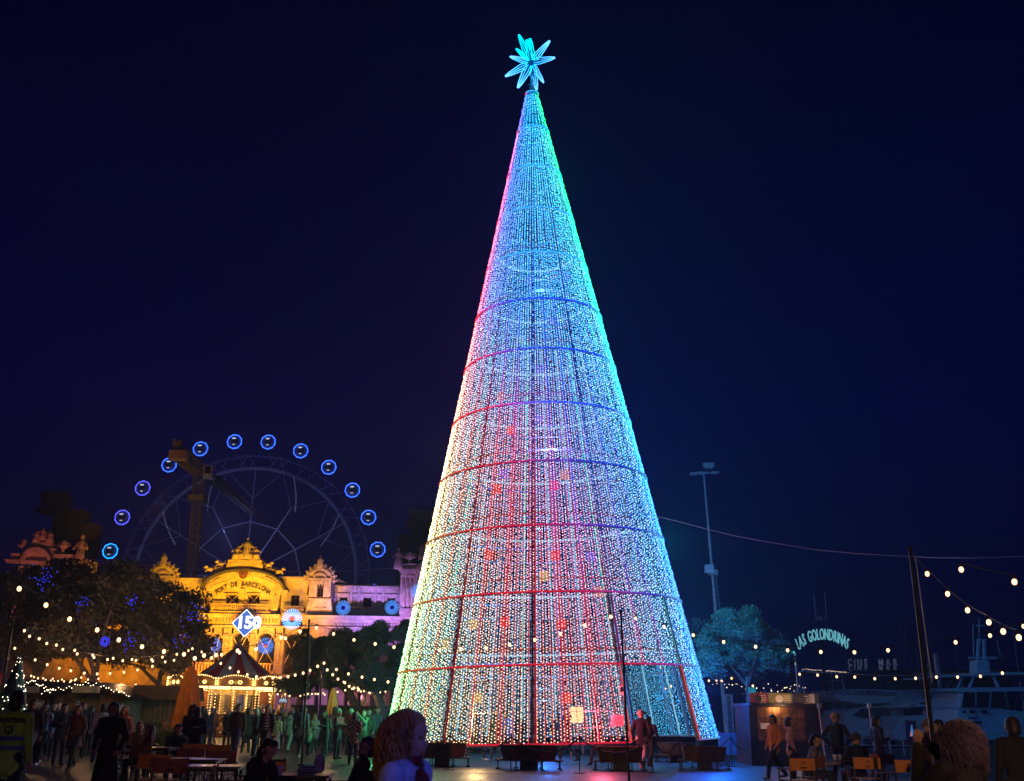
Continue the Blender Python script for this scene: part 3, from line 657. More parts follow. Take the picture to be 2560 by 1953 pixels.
# towers behind (unlit dark stone)
def tower(cx, y0, y1, w, lab, side):
    d = 126; t = thing('stone_tower', lab, 'tower', (0, 0, 0)); q = P(cx, y1, d); s = 1
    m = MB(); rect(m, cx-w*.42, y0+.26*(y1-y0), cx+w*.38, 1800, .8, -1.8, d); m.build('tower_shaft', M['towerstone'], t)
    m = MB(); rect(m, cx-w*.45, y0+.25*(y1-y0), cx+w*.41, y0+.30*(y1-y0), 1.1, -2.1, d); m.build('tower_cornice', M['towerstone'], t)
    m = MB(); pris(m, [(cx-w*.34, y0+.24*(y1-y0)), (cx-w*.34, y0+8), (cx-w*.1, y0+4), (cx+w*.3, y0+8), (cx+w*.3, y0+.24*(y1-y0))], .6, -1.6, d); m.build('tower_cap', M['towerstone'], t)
    for k in range(7): m = MB(); x = cx-w*.33+k*w*.105; q = P(x, y0+6, d); m.lathe([(.2, -.6), (.3, 0), (.12, .3), (0, .7)], (q.x, d-.3, q.z), 6); m.build('tower_finial', M['towerstone'], t)
    m = MB(); rect(m, cx+side*w*.55-w*.2, y0+.45*(y1-y0), cx+side*w*.55+w*.2, 1800, .6, -1.6, d); m.build('stair_turret', M['towerstone'], t)
    q = P(cx-w*.02, y0+4, d); m = MB(); m.bar((q.x, d, q.z), (q.x, d, q.z+1.8), .05); m.build('lightning_rod', M['dark'], t)
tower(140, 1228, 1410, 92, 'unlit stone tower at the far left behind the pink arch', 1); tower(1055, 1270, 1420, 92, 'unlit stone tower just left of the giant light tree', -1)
# floodlights on the building (brick sized heads on brackets at the foot of the facade)
def flood(x, d, z, tx, ty, col, w, ang=75, f0=0, label=None):
    s = P(x, 1700, d); t = P(tx, ty, BD)
    lamp('floodlight', 'SPOT', (s.x, d, z), col, w, pb, .25, t, ang, 1)
OR, YE, PU, PK = (1, .32, .0), (1, .48, .01), (.27, .17, 1), (.75, .25, .9)
K = 2.0
for x, tx, ty, c, w in [(520, 545, 1560, OR, 6000), (575, 600, 1500, YE, 5500), (650, 630, 1500, YE, 5500), (715, 715, 1560, OR, 5500), (720, 760, 1470, YE, 2600), (430, 430, 1450, YE, 5000), (250, 250, 1600, OR, 4500), (350, 350, 1600, OR, 4500),
                        (140, 165, 1450, OR, 1300), (60, 60, 1430, (1, .12, .25), 900), (100, 105, 1400, (1, .15, .3), 700)]:
    flood(x, 97, 5.5, tx, ty, c, w*K, 60)
for x, tx, w, c in [(885, 885, 5600, PU), (925, 940, 5600, PU), (970, 985, 3900, (.36, .16, 1)), (1020, 1028, 1700, PK)]: flood(x, 99, 5.5, tx, 1510, c, w*K, 48)
flood(770, 101, 6.5, 803, 1470, YE, 3000*K, 36)
for x, c, w in [(600, YE, 1500), (640, YE, 1500)]: flood(x, 104, Z_(1545), x, 1380, c, w, 70)
for x, c in [(800, PK), (860, PU), (900, (1, .3, .4))]: lamp('arcade_lamp', 'POINT', (X_(x), BD-2.5, 3.2), c, 110, pb, .2)
for x in (560, 660): lamp('terrace_lamp', 'POINT', (X_(x), BD-4.5, 5.5), (1, .25, .03), 500, pb, .2)
# round starburst lights hung on the facade
def rosette(x, y, r, lab, d=BD-2, core=(1, .25, .2), rw=1.0, rm=None):
    q = P(x, y, d); s = r/2617*d*1.03; t = thing('starburst_light', lab, 'light ornament', tuple(q), 0, 'round starburst lights on the port building')
    n = 26
    for k in range(n):
        a = 2*math.pi*k/n; c, si = math.cos(a), math.sin(a); m = MB(); m.bar((c*s*.34, 0, si*s*.34), (c*s, 0, si*s), .018*rw, 4, .030*rw); m.build('ray', rm or RAYM, t)
    m = MB(); m.path([(math.cos(2*math.pi*k/24)*s*.32, .03, math.sin(2*math.pi*k/24)*s*.32) for k in range(24)], .035, 4, True); m.build('hoop', RAYM2, t)
    m = MB(); m.lathe([(0, -.05), (s*.18, -.05), (s*.2, 0), (0, .05)], n=14); o = m.build('core', glowmat('core_glow', core, .8), t); o.rotation_euler = (R(90), 0, 0)
RAYM = glowmat('blue_ray', (.08, .30, 1), 2.4); RAYM2 = glowmat('blue_hoop', (.02, .06, 1), 1.6)
rosette(730, 1548, 25, 'large round starburst light right of the 150 sign', BD-3.5, rw=2.0, rm=glowmat('pale_blue_ray', (.14, .36, 1), 4)); rosette(858, 1520, 18.5, 'starburst light on the left of the purple wing', core=(.01, .01, .1)); rosette(980, 1519, 18, 'starburst light on the right of the purple wing', core=(.01, .01, .1))
rosette(532, 1614, 20, 'starburst light in the arch left of the carousel top', core=(1, .5, .1)); rosette(664, 1615, 20, 'starburst light in the arch right of the carousel top'); rosette(1046, 1480, 20, 'starburst light half hidden by the left edge of the light tree', core=(.02, .02, .3))
# 150 diamond sign
q = P(614, 1558, BD-2.5); t = thing('anniversary_sign', 'glowing blue diamond sign reading 150 on the facade', 'sign', tuple(q)); s = 33/2617*BD
m = MB(); m.prism([(0, -s), (s, 0), (0, s), (-s, 0)], 0, .2); m.build('sign_board', glowmat('sign_blue', (.05, .16, .85), .8), t)
WG = glowmat('sign_white', (.8, .9, 1), 2.5)
m = MB(); m.path([(0, -.02, -s), (s, -.02, 0), (0, -.02, s), (-s, -.02, 0)], .07, 4, True); m.build('neon_edge', WG, t)
LN = glowmat('led_line', (.35, .5, 1), .9)
for k in range(-6, 7):
    u = k/7*s; m = MB()
    a = Vector(((-s+u)/2, -.03, (s+u)/2)); b2 = Vector(((s+u)/2, -.03, (-s+u)/2)); m.bar(a*.93, b2*.93, .018); m.build('led_line', LN, t)
text('digits', '150', 1.75, (.35, -.14, 0), WG, t, .05, bold=.06)
q2 = P(614, 1600, BD)
for s2 in (-1, 1): m = MB(); m.bar((s2*.1, .2, -s*.9), (s2*1.1, 1.4, -s-1.2), .06); m.build('sign_strut', M['steel'], t)
# thin cable across the facade
def cable(name, lab, pts, d0, d1, r, mt, cat='cable'):
    n = len(pts); m = MB(); m.path([P(x, y, d0+(d1-d0)*i/(n-1)) for i, (x, y) in enumerate(pts)], r, 4); return tag(m.build(name, mt, None), lab, cat)
CG = mat('pale_cable', (.5, .5, .52), .5, vary=.05)
cable('overhead_cable', 'thin pale cable sagging in front of the port building roofs', [(214,1396),(260,1403),(307,1408),(345,1412),(376,1413),(410,1408),(449,1418),(480,1423),(511,1423),(560,1405)], 96, 96, .03, CG)
cable('overhead_cable', 'thin pale cable from the gable to the right pavilion', [(660,1415),(700,1425),(727,1430),(770,1428),(800,1422),(839,1425),(860,1429),(910,1426),(986,1420),(1030,1405),(1055,1398)], 96, 96, .03, CG)
cable('overhead_cable', 'long pale cable from the light tree to the right edge', [(1632,1289),(1700,1305),(1775,1325),(1850,1343),(1930,1357),(2050,1376),(2150,1385),(2270,1391),(2350,1395),(2440,1395),(2570,1391)], 38, 26, .012, CG)
# ================================================================== ferris wheel
WDI = 190.0; hub = P(613, 1441, WDI); fw = thing('ferris_wheel', 'big ferris wheel with blue octagon lit gondolas behind the port building', 'ferris wheel', tuple(hub))
k_ = lambda px: px/2617*WDI*1.005
WR, IR, HR_, OR_ = k_(339), k_(287), k_(143), k_(322)
FM = mat('wheel_steel', (.48, .48, .56), .5, .2, emis=(.05, .05, .12), estr=.0)
def circ(r, n, y=0, a0=0): return [(r*math.cos(a0+2*math.pi*i/n), y, r*math.sin(a0+2*math.pi*i/n)) for i in range(n)]
m = MB(); m.path(circ(IR, 96), .36, 6, True); m.build('inner_rim', FM, fw)
A0 = R(11.5)
for s in (-1, 1):
    m = MB(); m.path(circ(OR_, 24, s*.5, A0+R(7.5)), .045, 4, True); m.build('outer_rim', FM, fw)
m = MB(); m.path(circ(HR_, 12, 0, math.pi/2), .14, 4, True); m.build('hub_ring', FM, fw)
for i in range(24):
    a = A0+i*R(15); a1 = a+R(7.5); a2 = a-R(7.5)
    pa = lambda r, g, y=0: (r*math.cos(g), y, r*math.sin(g))
    m = MB(); m.bar(pa(IR, a+R(3)), pa(OR_, a1, .5), .055); m.bar(pa(IR, a-R(3)), pa(OR_, a2, -.5), .055); m.bar(pa(IR, a1), pa(OR_+.4, a+R(2)), .05); m.bar(pa(IR, a2), pa(OR_+.4, a-R(2)), .05); m.build('rim_strut', FM, fw)
for i in range(12):
    a = math.pi/2+i*R(30); m = MB(); m.bar(pa(1.5, a), pa(IR if i % 2 == 0 else IR*.72, a), .16 if i % 2 else .12); m.build('spoke', FM, fw)
    g = IR*.72; m = MB(); m.bar(pa(g, a), pa(IR, a+R(15)), .07); m.bar(pa(g, a), pa(IR, a-R(15)), .07); m.build('spoke_stay', FM, fw)
SPG = glowmat('spoke_led', (.45, .5, .75), .35)
for a in (157, 23, 124, 56):
    pts_ = [pa(IR*(.72+.26*j/13), R(a+(12 if a < 90 else -12)*(j/13)), -.3) for j in range(14)]
    m = MB()
    for q in pts_: m.ball(q, .13, 4, 2)
    tag(m.build('spoke_led_row', SPG, fw), kind='stuff')
NE = [glowmat('neon_blue', (.03, .12, 1), 3.4), glowmat('neon_cyan', (.01, .30, 1), 3.0), glowmat('neon_violet', (.10, .10, 1), 2.2)]
CAP = mat('gondola_shell', (.10, .11, .16), .3, .3); GI = glowmat('cabin_lamp', (.6, .65, .8), 1.2)
GP = [(278,1379),(308,1295),(359,1222),(425,1164),(503,1124),(588,1106),(672,1107),(753,1129),(823,1170),(882,1227),(922,1295),(945,1375)]
for i in range(24):
    a = A0+i*R(15)
    if i < 12: x, y = GP[11-i]; q = P(x, y, WDI-2)-hub
    else: q = Vector(pa(WR, a, -2))
    if i == 23: q.z -= 1.3
    r = 1.18; m = MB(); m.lathe([(0, -r), (r*.5, -r*.86), (r*.86, -r*.5), (r, 0), (r*.86, r*.5), (r*.5, r*.86), (0, r)], n=12); g = m.build('gondola', CAP, fw, True); g.location = q
    m = MB(); m.path(circ(r*1.2, 9, -.5, R(random.uniform(0, 40))), .11, 4, True); m.build('neon_ring', NE[1 if i in (11, 12, 13) else 2 if i in (9, 10) else 0], g)
    m = MB(); m.box((0, -r*.93, r*.45), (.7, .12, .18)); m.box((0, -r*.8, -r*.55), (.5, .1, .1)); tag(m.build('cabin_lamp', GI, g), kind='stuff')
    for s in (-1, 1): m = MB(); m.bar((s*.35, -r*.98, -.5), (s*.35, -r*.98, .5), .04); m.build('door_frame', M['steel'], g)
m = MB(); 
for s in (-1, 1): m.bar((0, s*2, 0), (s*9, s*4, -hub.z), .5, 6); m.bar((0, s*2, 0), (-s*9, s*4, -hub.z), .5, 6)
m.build('support_leg', FM, fw)
lamp('wheel_lamp', 'POINT', (0, -16, 6), (.3, .34, 1), 2300, fw, .5)
# ================================================================== tower crane
CD = 150.0; c0 = P(492, 1400, CD); tc_ = thing('tower_crane', 'dark yellow tower crane in front of the ferris wheel', 'crane', (c0.x, CD, 0)); YC = mat('crane_yellow', (.34, .27, .05), .6, vary=.3); s = .75
ztop = P(497, 1232, CD).z; xx = P(497, 1232, CD).x-c0.x
def lattice(name, a, b, w, n, mt, parent, r=.1):
    a, b = Vector(a), Vector(b); t = (b-a).normalized(); u = t.cross(Vector((0, 1, 0)) if abs(t.y) < .9 else Vector((0, 0, 1))).normalized()*w; v = t.cross(u).normalized()*w; m = MB(); cs = [u+v, u-v, -u-v, -u+v]
    for c in cs: m.bar(a+c, b+c, r)
    for k in range(n):
        p, q = a+(b-a)*k/n, a+(b-a)*(k+1)/n
        for i in range(4):
            m.bar(p+cs[i], q+cs[(i+1) % 4], r*.6)
            m.bar(q+cs[i], q+cs[(i+1) % 4], r*.6)
    return m.build(name, mt, parent)
lattice('mast', (0, 0, 0), (xx, 0, ztop-1.4), .6, 30, YC, tc_)
m = MB(); m.box((xx, 0, ztop-.9), (2.4, 2.4, .8)); m.build('slewing_ring', YC, tc_)
lattice('mast_head', (xx, 0, ztop-.5), (P(497, 1195, CD).x-c0.x, 0, P(497, 1170, CD).z), .7, 4, YC, tc_, .12)
q = P(527, 1185, CD); m = MB(); m.box((q.x-c0.x, -1, q.z), (1.3, 1.5, 1.9)); cbn = m.build('cab', M['white'], tc_); m = MB(); m.box((q.x-c0.x, -1.8, q.z+.2), (.9, .1, 1.1)); m.build('cab_window', gl, cbn)
q = P(495, 1190, CD); m = MB(); m.box((q.x-c0.x, -1.3, q.z), (.75, .1, 1)); m.build('panel', M['steel'], tc_)
a = P(500, 1178, CD); b2 = P(447, 1134, CD-14)
lattice('counter_jib', (a.x-c0.x, 0, a.z), (b2.x-c0.x, -14, b2.z), .8, 8, YC, tc_, .12)
m = MB(); m.box((b2.x-c0.x, -14, b2.z-.3), (2.3, 1.6, 1.2)); m.build('counterweight', M['stone2'], tc_)
q = P(444, 1112, CD-13); m = MB(); m.box((q.x-c0.x, -13, q.z), (1.1, 1, .7)); m.box((q.x-c0.x-.4, -13, q.z+.5), (.3, 1, .35)); m.box((q.x-c0.x+.4, -13, q.z+.5), (.3, 1, .35)); m.build('winch', YC, tc_)
b3 = P(634, 1280, CD+30); lattice('jib', (a.x-c0.x+.5, 1, a.z), (b3.x-c0.x, 30, b3.z), .5, 16, M['towerstone'], tc_, .13)
lamp('crane_fill', 'POINT', (xx-3, -9, ztop-4), (1, .6, .15), 260, tc_, .1)  # unseen lamp standing in for building floodlight on the crane
# ================================================================== vegetation
def leaves(centers, radii, per, size, seed=1, flat=.7, needle=1.0):
    rg = np.random.default_rng(seed); C = np.repeat(np.array(centers), per, axis=0); Rr = np.repeat(np.array(radii), per)[:, None]
    n = len(C); v = rg.normal(size=(n, 3)); v /= np.linalg.norm(v, axis=1)[:, None]
    c = C+v*Rr*(rg.random((n, 1))**.45)*np.array([1, 1, flat])
    a = rg.normal(size=(n, 3)); a /= np.linalg.norm(a, axis=1)[:, None]; b = np.cross(a, rg.normal(size=(n, 3))); b /= np.linalg.norm(b, axis=1)[:, None]
    s = size*(.6+.8*rg.random((n, 1)))
    V = np.stack([c-a*s, c+b*s*.45/needle, c+a*s, c-b*s*.45/needle], axis=1).reshape(-1, 3)
    return V, np.arange(n*4).reshape(-1, 4)
def crown_clumps(c, r, n, cr, rg, flat_bottom=True):
    out, rad = [], []
    while len(out) < n:
        v = np.array([rg.gauss(0, 1) for _ in range(3)]); v /= np.linalg.norm(v); k = rg.random()**.3
        if flat_bottom and v[2] < -.55: continue
        p = (c[0]+v[0]*r[0]*k, c[1]+v[1]*r[1]*k, c[2]+v[2]*r[2]*k); out.append(p); rad.append(cr*rg.uniform(.6, 1.25))
    return out, rad
def tree_(name, lab, base, crowns, trunk, nl, size, leafm, seed, ncl=30, clr=.9, per=None, group=None, limbs=5, needle=1.0, tr=.3, flat=.7):
    """crowns: list of (centre, radii). trunk: list of points"""
    t = thing(name, lab, 'tree', tuple(base), 0, group); rg = random.Random(seed); bx = Vector(base)
    cs, rs = [], []
    for c, r in crowns:
        k = max(8, int(ncl*(r[0]*r[2])**.5/3)); a, b = crown_clumps(c, r, k, clr, rg); cs += a; rs += b
    cs = [tuple(Vector(c)-bx) for c in cs]
    V, F = leaves(cs, rs, max(20, nl//len(cs)), size, seed, flat, needle)
    npmesh('crown', V, F, leafm, t)
    m = MB(); tp = [Vector(p)-bx for p in trunk]; m.path(tp, tr, 8, False, [tr*(1-.5*i/(len(tp)-1)) for i in range(len(tp))]); m.build('trunk', M['bark'], t, True)
    top = tp[-1]; 
    for k in range(limbs):
        c = Vector(rg.choice(cs)); mid = (top*1.4+c)/2.4+Vector((rg.uniform(-.3, .3), rg.uniform(-.3, .3), .2)); st_ = tp[-1] if k % 2 else (tp[-1]*2+tp[-2])/3
        m = MB(); m.path([st_, mid, c], .1, 5, False, [tr*.5, tr*.3, tr*.1]); m.build('limb', M['bark'], t, True)
    return t
def C_(x, y, d): return tuple(P(x, y, d))
def pr(px, d): return px/2617*d
# three big dark plane trees on the left
L1 = tree_('plane_tree', 'big dark leafy tree at the left edge behind the huts', G(60, 62), [(C_(60, 1520, 64), (pr(130, 64), 3.2, pr(100, 64))), (C_(150, 1470, 66), (pr(90, 66), 3, pr(65, 66))), (C_(20, 1620, 62), (pr(90, 62), 3, pr(60, 62)))], [G(85, 62), P(82, 1750, 62), P(95, 1690, 62)], 26000, .14, M['leaf'], 3, 60, .95, group='leafy trees left of the carousel', tr=.28)
L2 = tree_('plane_tree', 'big dark leafy tree behind the gabled huts with two blue light figures', G(222, 60), [(C_(250, 1530, 62), (pr(120, 62), 3.4, pr(95, 62))), (C_(330, 1480, 62), (pr(80, 62), 3, pr(60, 62))), (C_(180, 1610, 60), (pr(100, 60), 3, pr(60, 60)))], [G(228, 60), P(228, 1760, 60), P(240, 1690, 60)], 26000, .14, M['leaf'], 5, 60, .95, group='leafy trees left of the carousel', tr=.3)
L3 = tree_('plane_tree', 'dark leafy tree directly left of the gable with scattered blue lights', G(400, 64), [(C_(420, 1560, 64), (pr(88, 64), 3, pr(95, 64))), (C_(370, 1640, 62), (pr(110, 62), 3, pr(60, 62))), (C_(480, 1620, 63), (pr(32, 63), 2, pr(30, 63)))], [G(395, 64), P(392, 1760, 64), P(400, 1690, 64)], 22000, .13, M['leaf'], 8, 60, .9, group='leafy trees left of the carousel', tr=.26)
# right hand pines lit green and the dark pine mass in front of the purple wing
tree_('pine_tree', 'dark round pine between the carousel and the yellow parasol', G(745, 66), [(C_(772, 1665, 66), (pr(72, 66), 3, pr(70, 66))), (C_(815, 1630, 66), (pr(75, 66), 3, pr(52, 66))), (C_(745, 1720, 66), (pr(45, 66), 2, pr(28, 66)))], [G(748, 66), P(748, 1760, 66), P(755, 1715, 66)], 24000, .12, M['pine'], 11, 50, .55, group='pines right of the carousel', needle=1.8)
tree_('pine_tree', 'dark pine crown above the leaning trunks near the purple wing', G(900, 62), [(C_(880, 1640, 62), (pr(80, 62), 3, pr(62, 62))), (C_(860, 1700, 60), (pr(60, 60), 3, pr(30, 60)))], [G(905, 62), P(895, 1780, 62), P(865, 1715, 62)], 24000, .12, M['pine'], 12, 50, .55, group='pines right of the carousel', needle=1.8, tr=.4)
tree_('pine_tree', 'green lit pine touching the left side of the light tree', G(968, 56), [(C_(985, 1630, 56), (pr(72, 56), 2.6, pr(100, 56))), (C_(950, 1700, 55), (pr(80, 55), 2.6, pr(45, 55))), (C_(930, 1600, 58), (pr(38, 58), 2, pr(50, 58)))], [G(962, 56), P(958, 1780, 56), P(935, 1720, 56)], 32000, .11, M['pine'], 13, 60, .45, group='pines right of the carousel', needle=1.8, tr=.35)
# blue lit pine on the right
tree_('pine_tree', 'blue lit stone pine with a bare leaning trunk right of the light tree', G(1888, 44), [(C_(1845, 1580, 44), (pr(72, 44), 1.6, pr(66, 44))), (C_(1800, 1630, 44), (pr(68, 44), 1.5, pr(70, 44))), (C_(1895, 1640, 44), (pr(70, 44), 1.6, pr(72, 44))), (C_(1770, 1680, 43), (pr(45, 43), 1.2, pr(38, 43))), (C_(1925, 1660, 44), (pr(52, 44), 1.4, pr(50, 44)))], [G(1890, 44), P(1880, 1840, 44), P(1872, 1770, 44), P(1868, 1690, 44)], 52000, .075, M['pine'], 14, 95, .42, needle=2.0, tr=.17, limbs=3)
tree_('pine_tree', 'small dim pine behind the blue lit stone pine', G(1745, 56), [(C_(1735, 1575, 56), (pr(45, 56), 1.5, pr(32, 56))), (C_(1760, 1620, 56), (pr(45, 56), 1.5, pr(40, 56)))], [G(1745, 56), P(1745, 1760, 56), P(1745, 1680, 56)], 13000, .1, M['pine'], 15, 40, .4, needle=2, tr=.16)
# conifer with white fairy lights at the left edge
ct = thing('fairy_light_conifer', 'small dark conifer covered in white fairy lights at the left edge', 'tree', tuple(G(8, 34))); m = MB(); m.lathe([(0, .3), (.75, .4), (.5, 1.4), (.28, 2.3), (.04, 3.2), (0, 3.25)], n=12); m.build('crown', M['pine'], ct); m = MB()
for k in range(90):
    t_ = random.random(); a = random.random()*6.28; r = .78*(1-t_)+.03; m.ball((r*math.cos(a), r*math.sin(a), .4+2.8*t_), .017, 4, 2)
tag(m.build('fairy_lights', glowmat('fairy_light', (1, .85, .6), 7), ct), kind='stuff')
m = MB(); m.bar((0, 0, 0), (0, 0, .5), .09, 6); m.build('trunk', M['bark'], ct)
# blue fairy light figures hung in the plane trees
FB = glowmat('blue_fairy', (.04, .05, 1), 1.5)
def figure_light(x, y, r, n, lab, d=58.5, kind=0):
    q = P(x, y, d); t = thing('blue_light_figure', lab, 'light ornament', tuple(q), 0, 'blue light figures in the trees'); m = MB(); rr = pr(r, d)
    for k in range(n):
        if kind == 0: a = 2*math.pi*(k % 12)/12; g = rr*(.35+.65*(k//12)/max(1, n//12)); p = (g*math.cos(a), 0, g*math.sin(a))
        else: p = (random.gauss(0, rr*.5), random.gauss(0, .3), random.gauss(0, rr*.6))
        m.ball(p, .035, 4, 2)
    tag(m.build('blue_bulbs', FB, t), kind='stuff')
    m = MB(); m.path([(rr*.3*math.cos(2*math.pi*k/10), .05, rr*.3*math.sin(2*math.pi*k/10)) for k in range(10)], .012, 3, True); m.bar((0, .05, rr*.3), (0, .3, rr*.9), .012, 3); m.build('wire_frame', M['dark'], t)
figure_light(262, 1604, 15, 48, 'blue starburst of bulbs in the middle leafy tree'); figure_light(322, 1605, 22, 24, 'loose blue bulbs right of the blue starburst in the tree', kind=1)
figure_light(108, 1447, 24, 32, 'blue bulbs high in the leftmost leafy tree', kind=1); figure_light(205, 1508, 12, 24, 'small cluster of blue bulbs above the first hut roof', kind=1); figure_light(485, 1535, 34, 26, 'blue bulbs at the right edge of the leaf crown beside the gable', 61, kind=1); figure_light(335, 1505, 16, 20, 'small blue bulb cluster near the top of the middle tree', kind=1)
figure_light(450, 1590, 24, 14, 'sparse blue bulbs low in the tree next to the gable', 61, kind=1)
# ================================================================== carousel
KD = 70.0; kc = G(575, KD); ka = thing('carousel', 'carousel with red and grey striped tent roof and lit rounding boards', 'carousel', tuple(kc)); u = KD/2617
zt = P(583, 1604, KD).z; ze = P(583, 1697, KD-3).z; RB = 157*u; RC = 116*u
N = 18
for k in range(N):
    a0, a1 = 2*math.pi*k/N-R(100), 2*math.pi*(k+1)/N-R(100)
    m = MB(); m.lathe([(.08, zt), (.35, zt-.45), (1.3, zt-1.3), (RC*.82, ze+.25), (RC*1.08, ze+.0), (RB-.1, ze-.12)], n=3, a0=a0, a1=a1); m.build('canopy_gore', M['red'] if k % 2 else M['cream'], ka)
m = MB(); m.lathe([(0, zt+.5), (.05, zt+.4), (.1, zt+.1), (.12, zt-.1)], n=8); m.build('roof_finial', M['gold'], ka)
NP = 12; zb0 = P(575, 1716, KD-4).z; zb1 = P(575, 1694, KD-4).z
CB = glowmat('carousel_bulb', (1, .60, .20), 4); CBH = glowmat('carousel_bulb_far', (1, .58, .18), 3); BO = mat('rounding_board', (.35, .18, .06), .5, vary=.5, scale=3)
for k in range(NP):
    a = 2*math.pi*(k+.5)/NP; w = 2*RB*math.tan(math.pi/NP); Mx = Matrix.Rotation(a+math.pi/2, 4, 'Z')
    m = MB(); m.prism([(-w/2, zb0), (w/2, zb0), (w/2, zb1-.1), (w*.25, zb1), (0, zb1+.22), (-w*.25, zb1), (-w/2, zb1-.1)], -.04, .04); m.v = [tuple(Mx @ Vector((p[0], p[1]-RB, p[2]))) for p in m.v]; bo = m.build('rounding_board', BO, ka)
    m = MB(); L = []
    for j in range(15): s = -1+2*j/14; L.append((s*w*.46, zb1-.06+.2*math.cos(s*math.pi/2)*(1 if abs(s) < .8 else .3)))
    for s in (-.48, .48):
        for j in range(4): L.append((s*w, zb0+.08+j*.13))
    for j in range(6): g = 2*math.pi*j/6; L.append((-.28+.11*math.cos(g), (zb0+zb1)/2-.02+.09*math.sin(g))); L.append((.28+.11*math.cos(g), (zb0+zb1)/2-.02+.09*math.sin(g)))
    for x, z in L: m.ball(tuple(Mx @ Vector((x, -RB-.1, z))), .042, 5, 3)
    tag(m.build('board_bulbs', CB, bo), kind='stuff')
    m = MB(); m.prism([(-.3, zb0+.12), (.3, zb0+.12), (.2, zb0+.38), (-.2, zb0+.38)], -.03, .0); m.v = [tuple(Mx @ Vector((p[0], p[1]-RB-.05, p[2]))) for p in m.v]; m.build('painted_cartouche', M['gold'], bo)
m = MB(); m.lathe([(RB-.2, zb0+.06), (1.2, zb0+.25)], n=24); m.build('ceiling', mat('carousel_ceiling', (.75, .55, .3), .5, vary=.1), ka)
for k in range(24):
    a = 2*math.pi*k/24; m = MB(); m.bar((1.5*math.cos(a), 1.5*math.sin(a), zb0+.12), ((RB-.4)*math.cos(a), (RB-.4)*math.sin(a), zb0), .035); m.build('ceiling_light_strip', CBH, ka)
m = MB(); m.lathe([(RB*.8, zb0+.0), (RB*.8, zb0-.16)], n=32); m.build('light_band', glowmat('carousel_band', (1, .75, .3), 2.6), ka)
# centre drum: mirrors and frames
MI = mat('carousel_mirror', (.55, .5, .45), .12, .9, vary=.1); DR = mat('drum_panel', (.5, .32, .12), .5, vary=.5, scale=4)
for k in range(12):
    a0 = 2*math.pi*k/12; w = 2*1.5*math.tan(math.pi/12); Mx = Matrix.Rotation(a0, 4, 'Z')
    def rot(mb, r): mb.v = [tuple(Mx @ Vector((p[0], p[1]-r, p[2]))) for p in mb.v]
    m = MB(); m.box((0, 0, 2.05), (w, .08, 2.9)); rot(m, 1.5); dp = m.build('drum_panel', DR, ka)
    m = MB(); m.box((0, -.07, 1.75), (w*.66, .04, 1.7)); rot(m, 1.5); m.build('mirror', MI, dp)
    m = MB()
    for j in range(14): m.ball((w/2, -.1, .75+j*.17), .035, 4, 3)
    rot(m, 1.5); tag(m.build('mirror_bulbs', CB, dp), kind='stuff')
    m = MB(); m.box((0, -.1, 3.15), (w*.8, .05, .5)); rot(m, RB*.55); m.build('upper_panel', M['gold'], ka)
    for s in (-1, 1):
        m = MB(); m.bar((s*w*.46, -.14, 2.9), (s*w*.46, -.14, 3.4), .03, 4); rot(m, RB*.55); m.build('upper_light_strip', CBH, ka)
m = MB(); m.lathe([(0, .42), (RB*.96, .42), (RB*.96, .12), (RB*1.0, .1), (RB*1.0, 0)], n=36); m.build('platform', mat('platform_red', (.2, .05, .03), .5), ka)
m = MB()
for k in range(90): a = 2*math.pi*k/90; m.ball((RB*.975*math.cos(a), RB*.975*math.sin(a), .3), .028, 4, 2)
tag(m.build('platform_bulbs', CBH, ka), kind='stuff')
for k in range(16):
    a = 2*math.pi*(k+.5)/16; r = RB*.88; m = MB(); m.bar((r*math.cos(a), r*math.sin(a), .4), (r*math.cos(a), r*math.sin(a), zb0), .035, 6); m.build('brass_pole', M['gold'], ka)
    if k % 2:
        m = MB()
        for j in range(10): m.ball((r*.7*math.cos(a), r*.7*math.sin(a)-.06, .8+j*.2), .035, 4, 3)
        tag(m.build('pole_bulbs', CB, ka), kind='stuff')
def lampk(a, r, z, w): lamp('carousel_lamp', 'POINT', (r*math.cos(a), r*math.sin(a), z), (1, .62, .22), w, ka, .12)
for k in range(6): lampk(R(60*k+30), RB*.62, zb0-.25, 60)
for k in range(5): lampk(R(-150+30*k), RB+.3, zb0+.2, 14)
